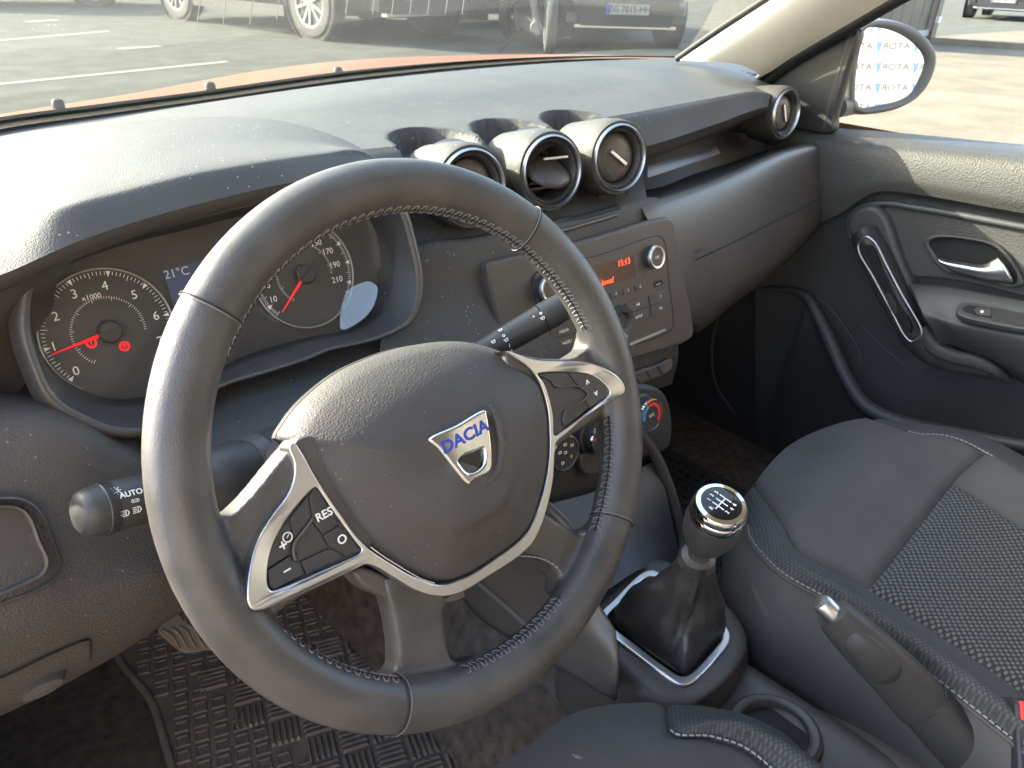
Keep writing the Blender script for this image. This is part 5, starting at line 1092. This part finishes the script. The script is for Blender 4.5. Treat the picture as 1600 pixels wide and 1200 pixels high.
net('rear_door_trim', [[np.array((1.08, y, z)) for y in (-1.7, -1.2, -.75)] for z in (.1, -.3, -.64)], 6, 6, DARK, BODY)
net('door_pillar', [[np.array((1.04, y, z)) for y in (-.78, -.62)] for z in (.5, .2, -.1)], 4, 6, PILLAR, BODY, thick=.03)
# ================================================================ floor, mats, pedals
FL = mk('cabin_floor', *(lambda xs, ys: ([np.array((x, y, -.615)) for y in ys for x in xs], gridfaces(len(ys), len(xs))))(np.linspace(-.5, 1.14, 50), np.linspace(-1.4, .68, 60)), CARPET, None, kind='structure')
tun = [[np.array((x, y, z)) for x, z in ((.10, -.63), (.15, -.56), (.185, -.45), (.22, -.42), (.27, -.415), (.33, -.42), (.365, -.45), (.40, -.56), (.45, -.63))] for y in (-.7, -.2, .2, .5, .66)]
o = net('tunnel_carpet', tun, 30, 20, CARPET, None); o['kind'] = 'structure'
MT = thing('rubber_floor_mat', 'brown black rubber floor mat with raised squares and basket weave blocks under the pedals', 'floor mat', (.0, .3, -.6))
ml = [(185, 1015), (255, 965), (330, 935), (440, 918), (470, 945), (520, 945), (600, 915), (660, 930), (720, 1000), (860, 1140), (900, 1200), (960, 1290), (800, 1400), (330, 1400), (280, 1260), (268, 1195), (245, 1110)]
ZM = -.60
MAT = Pl((0, 0, ZM), (0, 0, 1))
mo_ = [MAT.uv(*p_) for p_ in ml]
mo_ = [MAT.uv(183, 1012), (-.06, .66), (.06, .68), (.20, .66), (.275, .58), (.28, .44), MAT.uv(752, 1118), MAT.uv(815, 1180), (.19, .02), (.12, -.12), (-.10, -.12), (-.16, .05), MAT.uv(300, 1290), MAT.uv(266, 1190), MAT.uv(238, 1100)]
plate('mat_base', [mo_], MAT, -.008, 0, RUBBER, MT, n=120)
edge = crs([MAT.w(a, b, .003) for a, b in mo_], 120, True); tube('mat_rim', edge, .0055, RUBBER, MT, closed=True)
from mathutils.geometry import intersect_point_line
def inside(x, y, poly):
    c = False; n = len(poly)
    for i in range(n):
        x1, y1 = poly[i]; x2, y2 = poly[i-1]
        if (y1 > y) != (y2 > y) and x < (x2-x1)*(y-y1)/(y2-y1)+x1: c = not c
    return c
shr = [(.05+(a-.05)*.93, .30+(b-.30)*.95) for a, b in mo_]
st_me = None; rd_me = None; cnt = 0
def proto(kind):
    if kind == 's':
        V = [(-1, -1, 0), (1, -1, 0), (1, 1, 0), (-1, 1, 0), (-.9, -.9, 1), (.9, -.9, 1), (.9, .9, 1), (-.9, .9, 1), (-.74, -.74, 1), (.74, -.74, 1), (.74, .74, 1), (-.74, .74, 1), (-.66, -.66, .25), (.66, -.66, .25), (.66, .66, .25), (-.66, .66, .25)]
        V = [(a*.0092, b*.0092, c*.0032) for a, b, c in V]; F = [(i, (i+1) % 4, (i+1) % 4+4, i+4) for i in range(4)]+[(4+i, (i+1) % 4+4, (i+1) % 4+8, i+8) for i in range(4)]+[(8+i, (i+1) % 4+8, (i+1) % 4+12, i+12) for i in range(4)]+[(12, 13, 14, 15)]
    else:
        V = []; F = []
        for k in range(5):
            x = (-2+k)*.0076; b = len(V); V += [(x-.0030, -.0185, 0), (x+.0030, -.0185, 0), (x+.0030, .0185, 0), (x-.0030, .0185, 0), (x-.0012, -.0155, .0042), (x+.0012, -.0155, .0042), (x+.0012, .0155, .0042), (x-.0012, .0155, .0042)]
            F += [(b+i, b+(i+1) % 4, b+(i+1) % 4+4, b+i+4) for i in range(4)]+[(b+4, b+5, b+6, b+7)]
    me = bpy.data.meshes.new('stud' if kind == 's' else 'weave_block'); me.from_pydata(V, [], F); me.materials.append(RUBBER); return me
ms, mw = proto('s'), proto('w')
off = Vector([float(c) for c in OFF[MT.name]]); a45 = radians(-20)
sq = 0; wv = 0
def zone(x, y):
    # squares in the footrest corner and along the top, weave in the middle
    if y > .46-.35*(x-.02) : return 's'
    if x < .0-.25*(y-.2): return 's'
    if x > .175: return 's'
    return 'w'
for i in range(-24, 24):
    for j in range(-24, 30):
        for kind, st in (('s', .0232), ('w', .0400)):
            x, y = i*st+.01, j*st+.27
            X, Y = .01+(x-.01)*cos(a45)-(y-.27)*sin(a45), .27+(x-.01)*sin(a45)+(y-.27)*cos(a45)
            if not inside(X, Y, shr) or zone(X, Y) != kind or Y < .10: continue
            if kind == 's' and sq >= 290 or kind == 'w' and wv >= 290: continue
            o = link('raised_square' if kind == 's' else 'weave_block', ms if kind == 's' else mw, None, MT); o.location = Vector((X, Y, ZM+.0))-off
            o.rotation_euler = (0, 0, a45+(pi/2 if kind == 'w' and (i+j) % 2 else 0)+random.uniform(-.02, .02))
            if kind == 's': sq += 1
            else: wv += 1
PMt = thing('passenger_floor_mat', 'black ribbed rubber mat in the dark passenger footwell', 'floor mat', (.72, .3, -.6))
box('mat_base', (.70, .33, -.604), (.22, .27, .006), DARK, PMt, bev=.004)
for i in range(26):
    for ax_ in (0,): box('mat_rib', (.70, .07+i*.02, -.597), (.20, .0032, .003), DARK, PMt)
for i in range(19): box('mat_rib', (.51+i*.021, .33, -.597), (.0028, .255, .0032), DARK, PMt)
CP = thing('clutch_pedal', 'worn grey brown pedal pad with curved ribs showing left of the steering wheel rim', 'pedal', A(285, 980, Z=-.47))
pp = [A(x, y, Z=-.47) for x, y in ((248, 982), (275, 962), (305, 958), (330, 980), (335, 1010), (308, 1024), (285, 1020), (262, 1000))]
pn = unit((.1, -.65, .75)); PP = Pl(A(288, 990, Z=-.47), pn)
platepx('pedal_pad', [[(247, 984), (272, 962), (300, 955), (330, 975), (338, 1012), (315, 1016), (290, 1020), (266, 1004)]], PP, -.008, .0, PEDALM, CP, bev=.002)
for k in range(5):
    x = 262+k*13; tube('pedal_rib', [PP.p3(x-8, 985-k*3, .001), PP.p3(x+4, 992-k*2, .002), PP.p3(x+10, 1000, .002), PP.p3(x+18, 1014-k, .001)], .0022, PEDALM, CP, n=10)
tube('pedal_arm', [PP.w(.01, 0, -.01), PP.w(.01, .06, .01), PP.w(.01, .2, -.02)], .007, SEAL, CP)
#@@PART6

# ================================================================ outside
G = -.76
gr = mk('ground', [(-80, -60, G), (120, -60, G), (120, 140, G), (-80, 140, G)], [(0, 1, 2, 3)], ASPH, None, kind='structure')
pv0 = mk('concrete_paving', [(-12, -30, G+.004), (-.9, -30, G+.004), (-.9, 1.2, G+.004), (-12, 1.2, G+.004)], [(0, 1, 2, 3)], CONC, None, kind='structure')
pv1 = mk('concrete_paving', [(-.9, -30, G+.004), (1.9, -30, G+.004), (1.9, -2.2, G+.004), (-.9, -2.2, G+.004)], [(0, 1, 2, 3)], CONC, None, kind='structure')
pv = mk('concrete_paving', [(1.9, -30, G+.004), (40, -30, G+.004), (40, 6.6, G+.004), (13, 6.6, G+.004), (9.0, 8.2, G+.004), (6.2, 6.0, G+.004), (1.9, 5.2, G+.004)], [tuple(range(7))], CONC, None, kind='structure')
def gline(p, q_, wd=.10):
    a, b = A(*p, Z=G+.004), A(*q_, Z=G+.004); d = unit(b-a); n = np.array((-d[1], d[0], 0))*wd/2
    return mk('painted_line', [a-n, b-n, b+n, a+n], [(0, 1, 2, 3)], LINE, None, kind='structure')
gline((-120, 143), (355, 96), .09); gline((185, 76), (250, 72), .12); gline((-100, 71), (170, 48.5), .10); gline((40, 34), (92, 31), .14)
def mesh_at(name, V, F, M_, m, par, smooth=True, sharp=40):
    V = [M_ @ Vector([float(c) for c in v]) for v in V]; return mk(name, [np.array(v) for v in V], F, m, par, smooth=smooth, sharp=sharp if smooth else None)
def wheel(C, fwd, par, R=.36, wd=.22, alloy=ALLOY, nsp=5, side=1):
    """C centre, axle direction = horizontal normal to fwd"""
    ax_ = unit(np.cross(fwd, (0, 0, 1)))*side; 
    t = lathe('wheel', [(R*.66, wd/2-.01), (R*.72, wd/2), (R*.93, wd/2-.01), (R, wd/2-.05), (R, -wd/2+.05), (R*.93, -wd/2), (R*.5, -wd/2)], C, ax_, TYRE, par, 48)
    lathe('rim_ring', [(R*.71, wd/2-.012), (R*.69, wd/2), (R*.63, wd/2-.005), (R*.60, wd/2-.05), (R*.60, -wd/2)], C, ax_, alloy, t, 48)
    X_, Y_, _ = frame(ax_); sp_ = []
    for i in range(nsp):
        for o_ in (-.13, .13):
            a = 2*pi*i/nsp+o_; a2 = 2*pi*i/nsp+o_*1.9; d_ = X_*cos(a)+Y_*sin(a)
            p0 = C+ax_*(wd/2-.03); p1 = p0+(X_*cos(a2)+Y_*sin(a2))*R*.64+ax_*.012; m_ = (p0+p1)/2; l_ = p1-p0
            sp_.append(boxmesh(m_, l_, np.cross(ax_, l_), ax_, np.linalg.norm(l_)/2, R*.045, .014))
    sp_.append(lathemesh([(0, wd/2-.005), (R*.14, wd/2-.01), (R*.16, wd/2-.05)], C, ax_, 20))
    V, F = join(sp_); mk('spokes', V, F, alloy, t, smooth=False)
    lathe('brake_disc', [(0, 0), (R*.45, 0.02), (R*.46, 0)], C, ax_, SILV2, t, 28)
    return t
def car(label, P, head, paint, group='cars parked across the yard', s=1., plate_txt=None, L=4.3, Wd=1.8, nsp=5):
    """P ground point under the body centre, head = angle of the nose"""
    t = thing('parked_car', label, 'car', P, group); M_ = Matrix.Translation(Vector([float(c) for c in P])) @ Matrix.Rotation(head, 4, 'Z') @ Matrix.Scale(s, 4)
    fwd = np.array((cos(head), sin(head), 0.)); hl, hw = L/2, Wd/2
    xs = [(-hl, .55, .78, .70), (-hl+.03, .36, .98, .80), (-hl+.25, .24, 1.05, .93), (-1.9, .22, 1.05, .98), (-1.35, .2, 1.0, 1.), (0, .2, .98, 1.), (1.2, .2, .97, 1.), (1.7, .22, .92, .98), (hl-.25, .22, .82, .92), (hl-.06, .24, .70, .80), (hl, .34, .60, .70)]
    rows = []
    for x, z0, z1, w_ in xs:
        r = []
        for a in np.linspace(0, 2*pi, 33)[:-1]:
            c_, s_ = cos(a), sin(a); r.append((x, hw*w_*math.copysign(abs(c_)**.45, c_), (z0+z1)/2+(z1-z0)/2*math.copysign(abs(s_)**.5, s_)))
        rows.append(r)
    V = np.array(rows).reshape(-1, 3); F = gridfaces(len(rows), 32, True)+[tuple(range(32)), tuple(range((len(rows)-1)*32, len(rows)*32))]
    b = mesh_at('body', V, F, M_, paint, t)
    rows = []
    for x, z1, w_ in ((-1.75, 1.0, .8), (-1.2, 1.40, .72), (-.6, 1.50, .70), (.2, 1.48, .70), (.75, 1.22, .74), (1.15, .97, .8)):
        rows.append([(x, hw*w_*c_*(1.12 if z_ == 0 else 1), .9 if z_ == 0 else z1) for c_, z_ in ((1, 0), (1, 1), (.9, 1.), (-.9, 1), (-1, 1), (-1, 0))])
    V = np.array(rows).reshape(-1, 3); mesh_at('cabin_glass', V, gridfaces(6, 6, True)+[(0, 1, 2, 3, 4, 5), tuple(range(30, 36))], M_, GLOSSB, t, sharp=30)
    for sx in (-1.32, 1.32):
        for sy in (1, -1):
            C = M_ @ Vector((sx, sy*(hw-.10), .34)); wheel(np.array(C), fwd, t, .34*s, .22*s, nsp=nsp, side=-sy)
            V, F = lathemesh([(0, .0), (.41, .0), (.42, .012), (.40, .02)], (sx, sy*(hw-.012), .36), (0, sy, 0), 32); mesh_at('wheel_arch', V, F, M_, BLACK, t)
    for sy in (1, -1):
        V, F = boxmesh((0, sy*(hw-.0), .24), (1, 0, 0), (0, 1, 0), (0, 0, 1), .9, .02, .05); mesh_at('sill', V, F, M_, DARK, t, False)
        V, F = boxmesh((hl-.12, sy*(hw*.72), .64), (1, -sy*.45, 0), (sy*.45, 1, 0), (0, 0, 1), .06, .22, .07); mesh_at('headlight', V, F, M_, CHROME, t, False)
        V, F = boxmesh((hl-.06, sy*(hw*.66), .36), (1, -sy*.35, 0), (sy*.35, 1, 0), (0, 0, 1), .05, .16, .05); mesh_at('fog_lamp', V, F, M_, CARLT, t, False)
        V, F = boxmesh((.55, sy*(hw+.001), .80), (1, 0, 0), (0, 1, 0), (0, 0, 1), .008, .004, .25); mesh_at('door_gap', V, F, M_, BLACK, t, False)
        V, F = boxmesh((-hl+.1, sy*(hw*.7), .85), (1, sy*.3, 0), (-sy*.3, 1, 0), (0, 0, 1), .05, .16, .09); mesh_at('tail_light', V, F, M_, REDK, t, False)
    V, F = boxmesh((hl-.0, 0, .36), (1, 0, 0), (0, 1, 0), (0, 0, 1), .03, .55, .085); mesh_at('lower_grille', V, F, M_, BLACK, t, False)
    V, F = boxmesh((hl-.02, 0, .27), (1, 0, 0), (0, 1, 0), (0, 0, 1), .04, .62, .016); mesh_at('bumper_strip', V, F, M_, SILV, t, False)
    # oval grille ring
    P_ = [M_ @ Vector((hl-.03+.0*cos(a), .42*cos(a), .62+.10*sin(a))) for a in np.linspace(0, 2*pi, 33)[:-1]]; tube('grille_ring', [np.array(p) for p in P_], .018*s, CHROME, t, closed=True)
    if plate_txt:
        q_ = Pl(np.array(M_ @ Vector((hl+.045, 0, .46))), fwd, np.array((-fwd[1], fwd[0], 0)))
        pt = plate('number_plate', [rrect(0, 0, .26*s, .057*s, .008)], q_, -.01, .004, PLATE, t, corner=True)
        plate('plate_band', [rrect(-.238*s, 0, .02*s, .053*s, .004)], q_, .003, .0055, PBLUE, pt, corner=True)
        text('plate_text', plate_txt, q_, .02*s, 0, .095*s, BLACK, pt, .006, bold=.001)
    return t
a_ = A(515, 60, Z=G); b_ = A(303, 30, Z=G); b_ = a_+unit(b_-a_)*2.64*1.3; fw_ = unit(a_-b_)*np.array((1, 1, 0)); hd = atan2(fw_[1], fw_[0])
nrm = np.array((fw_[1], -fw_[0], 0)); nrm = nrm if nrm@(CAM-a_) > 0 else -nrm
car('silver grey car in profile with a bright alloy wheel beyond the bonnet', (a_+b_)/2-nrm*.88+np.array((0, 0, 0)), hd, CARLT, s=1.3)
c_ = A(972, 20, Z=G+.46*1.0); n_ = unit((CAM-c_)*np.array((1, 1, 0))); hd = atan2(n_[1], n_[0])+radians(16); f_ = np.array((cos(hd), sin(hd), 0))
car('dark grey car facing the camera with an oval grille ring and number plate', (c_-f_*2.2)*np.array((1, 1, 0))+np.array((0, 0, G)), hd, CARGR, plate_txt='ZG 7015-HH', s=1.12)
w_ = A(885, 42, Z=G); d_ = unit((w_-CAM)*np.array((1, 1, 0))); hd = atan2(d_[1], d_[0])+radians(128); f_ = np.array((cos(hd), sin(hd), 0)); nr = np.array((-f_[1], f_[0], 0)); nr = nr if nr@(CAM-w_) > 0 else -nr
car('black car mostly hidden behind the motorcycle, one front wheel in view', (w_-f_*-1.32-nr*.95)*np.array((1, 1, 0))+np.array((0, 0, G)), hd, CARDK, nsp=7, s=1.15)
w_ = A(165, 10, Z=G); hd = radians(-12)
car('black car at the far left with only its underside and a tyre in view', w_+np.array((-1.35, .9, 0)), hd, CARDK)
c_ = A(1570, 4, Z=G+.46); n_ = unit((CAM-c_)*np.array((1, 1, 0))); hd = atan2(n_[1], n_[0])-radians(8); f_ = np.array((cos(hd), sin(hd), 0))
car('black car beyond the wing mirror with a white number plate', (c_-f_*2.2)*np.array((1, 1, 0))+np.array((0, 0, G)), hd, CARDK, plate_txt='ZG 4381-EK', s=1.15)
# wheel stops
for (x, y), lb in (((425, 12), 'low pale concrete block under the silver grey car'), ((728, 30), 'low pale concrete block left of the motorcycle')):
    p_ = A(x, y, Z=G); o = box('concrete_block', p_+np.array((0, 0, .07)), (.42, .12, .07), CONC, None, x=(RT[0], RT[1], 0), y=(-RT[1], RT[0], 0), bev=.02); tag(o, lb, 'concrete block')
# motorcycle
mA = A(797, 60, Z=G); mB = A(857, 84, Z=G); 
MO = thing('motorcycle', 'parked black motorcycle leaning on its side stand between the cars', 'motorcycle', (mA+mB)/2)
fm = unit(mB-mA); Rm = .36
fA = unit(fm+np.array((0, 0, 0))); mb_ = mA+fm*1.35
wheel(mA+np.array((0, 0, Rm)), unit(np.array((.9, .5, 0))), MO, Rm, .14, nsp=5)
toC = unit((CAM-mB)*np.array((1, 1, 0)))
wheel(mB+np.array((0, 0, Rm)), unit(toC+.07*np.array((-toC[1], toC[0], 0))), MO, Rm, .13, nsp=5)
up_ = np.array((0, 0, 1.))
tube('fork', [mB+up_*.31-fm*.08, mB+up_*.65-fm*.25, mB+up_*1.0-fm*.42], .035, PEDALM, MO); lf = np.array((-toC[1], toC[0], 0)); lf = lf if (lf@RT) < 0 else -lf
for k_ in (.13,): tube('fork', [mB+lf*k_+up_*.22, mB+lf*(k_+.10)+up_*.62-toC*.05, mB+lf*(k_+.2)+up_*1.05-toC*.1], .05, PEDALM, MO)
lathe('brake_caliper', [(0, .03), (.07, .03), (.08, 0), (0, -.03)], mB+lf*.17+up_*.30, toC, ALLOY, MO, 12)
sweep('fairing', [mB+lf*.25+up_*.8, mB+lf*.45+up_*.75, mA+up_*.7], [.08, .16, .12], CARDK, MO, n=12)
tube('frame_tube', [mB+up_*.8-fm*.35, mB*.5+mA*.5+up_*.45, mA+up_*.6+fm*.1], .06, CARDK, MO, n=14)
sweep('engine', [mB*.72+mA*.28+up_*.25, mB*.5+mA*.5+up_*.35, mB*.3+mA*.7+up_*.35], [.08, .2, .12], TYRE, MO, n=12)
sweep('fuel_tank', [mB*.7+mA*.3+up_*.95, mB*.5+mA*.5+up_*1.0, mB*.2+mA*.8+up_*.9], [.1, .18, .1], CARDK, MO, n=12)
tube('exhaust', [mB*.7+mA*.3+up_*.25, mB*.4+mA*.6+up_*.2, mA+up_*.35-fm*.2], .05, SILV, MO, n=12)
tube('side_stand', [mB*.5+mA*.5+up_*.3, A(780, 80, Z=G)], .015, SEAL, MO)
# gate post and panel beyond the mirror
gp = A(1448, 62, Z=G); PO = thing('gate_post', 'grey metal gate post beyond the wing mirror', 'post', gp)
box('post', gp+up_*1.2, (.10, .10, 1.2), CARGR, PO, bev=.01); box('hinge_plate', gp+np.array((-.05, -.13, .35)), (.05, .03, .05), SILV2, PO)
sl_ = A(1408, 50, Z=G); SG = thing('sliding_gate', 'grey sheet metal gate between the far pillar and the post', 'gate', sl_)
gx = unit(np.array((.4, .9, 0)) if 0 else (gp-A(1300, 70, Z=G))*np.array((1, 1, 0))); Lg = np.linalg.norm(gp-A(1300, 70, Z=G))
for i in range(9): box('gate_panel', gp-gx*(Lg*(i+.5)/9+.15)+up_*1.1, (Lg/18-.02, .03, 1.0), CARGR, SG, x=gx, y=np.cross(up_, gx))
box('gate_rail', gp-gx*(Lg/2)+up_*.12-np.cross(up_, gx)*.0, (Lg/2, .05, .05), PLATE, SG, x=gx, y=np.cross(up_, gx))
k1, k2 = A(1452, 68, Z=G), A(1900, 98, Z=G); kd = unit(k2-k1)
kb = box('kerb', (k1+k2)/2+up_*.05, (np.linalg.norm(k2-k1)/2, .08, .05), CONC, None, x=kd, y=np.cross(up_, kd), bev=.01); kb['kind'] = 'structure'
# banner wall behind the car that shows in the wing mirror
dm = unit(ray(1390, 105)); rr_ = dm-2*(dm@mn)*mn; Pm = MP.P; YB = -5.2; hit = Pm+rr_*((YB-Pm[1])/rr_[1])
BW = thing('banner_wall', 'white banner printed with rows of grey words and blue arrow emblems, seen in the wing mirror', 'banner', (hit[0], YB, G))
box('banner_board', (hit[0], YB-.05, .35), (3.4, .05, 1.3), BANN, BW)
BQ = Pl((hit[0], YB, hit[2]), (0, 1, 0), (-1, 0, 0))
for i in range(-3, 4):
    for j in range(-3, 4):
        u, v = i*.27+j*.02+.02, j*.15+.0
        text('banner_word', 'ATOR', BQ, u-.062, v, .068, BANT, BW, .003, sx=1.1, bold=.0022)
        plate('banner_emblem', [[(u+.035, v+.045), (u+.063, v+.028), (u+.09, v+.045), (u+.070, v-.042), (u+.055, v-.042)]], BQ, 0, .003, BANB, BW, corner=True)
# pale building wall across the yard, closing the view above the parked cars
BD = thing('yard_building', 'long pale building behind the parked cars, above the top edge of the picture', 'building', (10, 30, G))
box('wall', (12, 30, G+2.6), (30, .2, 2.6), BANN, BD)
for i in range(10): box('window', (-14+i*5.6, 29.78, G+2.9), (.9, .03, .6), GLOSSB, BD)

SWL = thing('bounce_wall', 'unseen cream wall added behind the car to bounce warm light into the cabin', 'building', (2, -8, G))  # unseen wall, added for warm bounce light from behind
CREAM = mat('cream_render', (.36, .31, .24), .9, bump=[('n', 30, .2)], var=.05)
box('wall', (2, -8, G+2.8), (16, .15, 2.8), CREAM, SWL)
for i in range(7): box('window', (-11+i*4.4, -7.84, G+1.5), (1.2, .03, .8), GLOSSB, SWL)
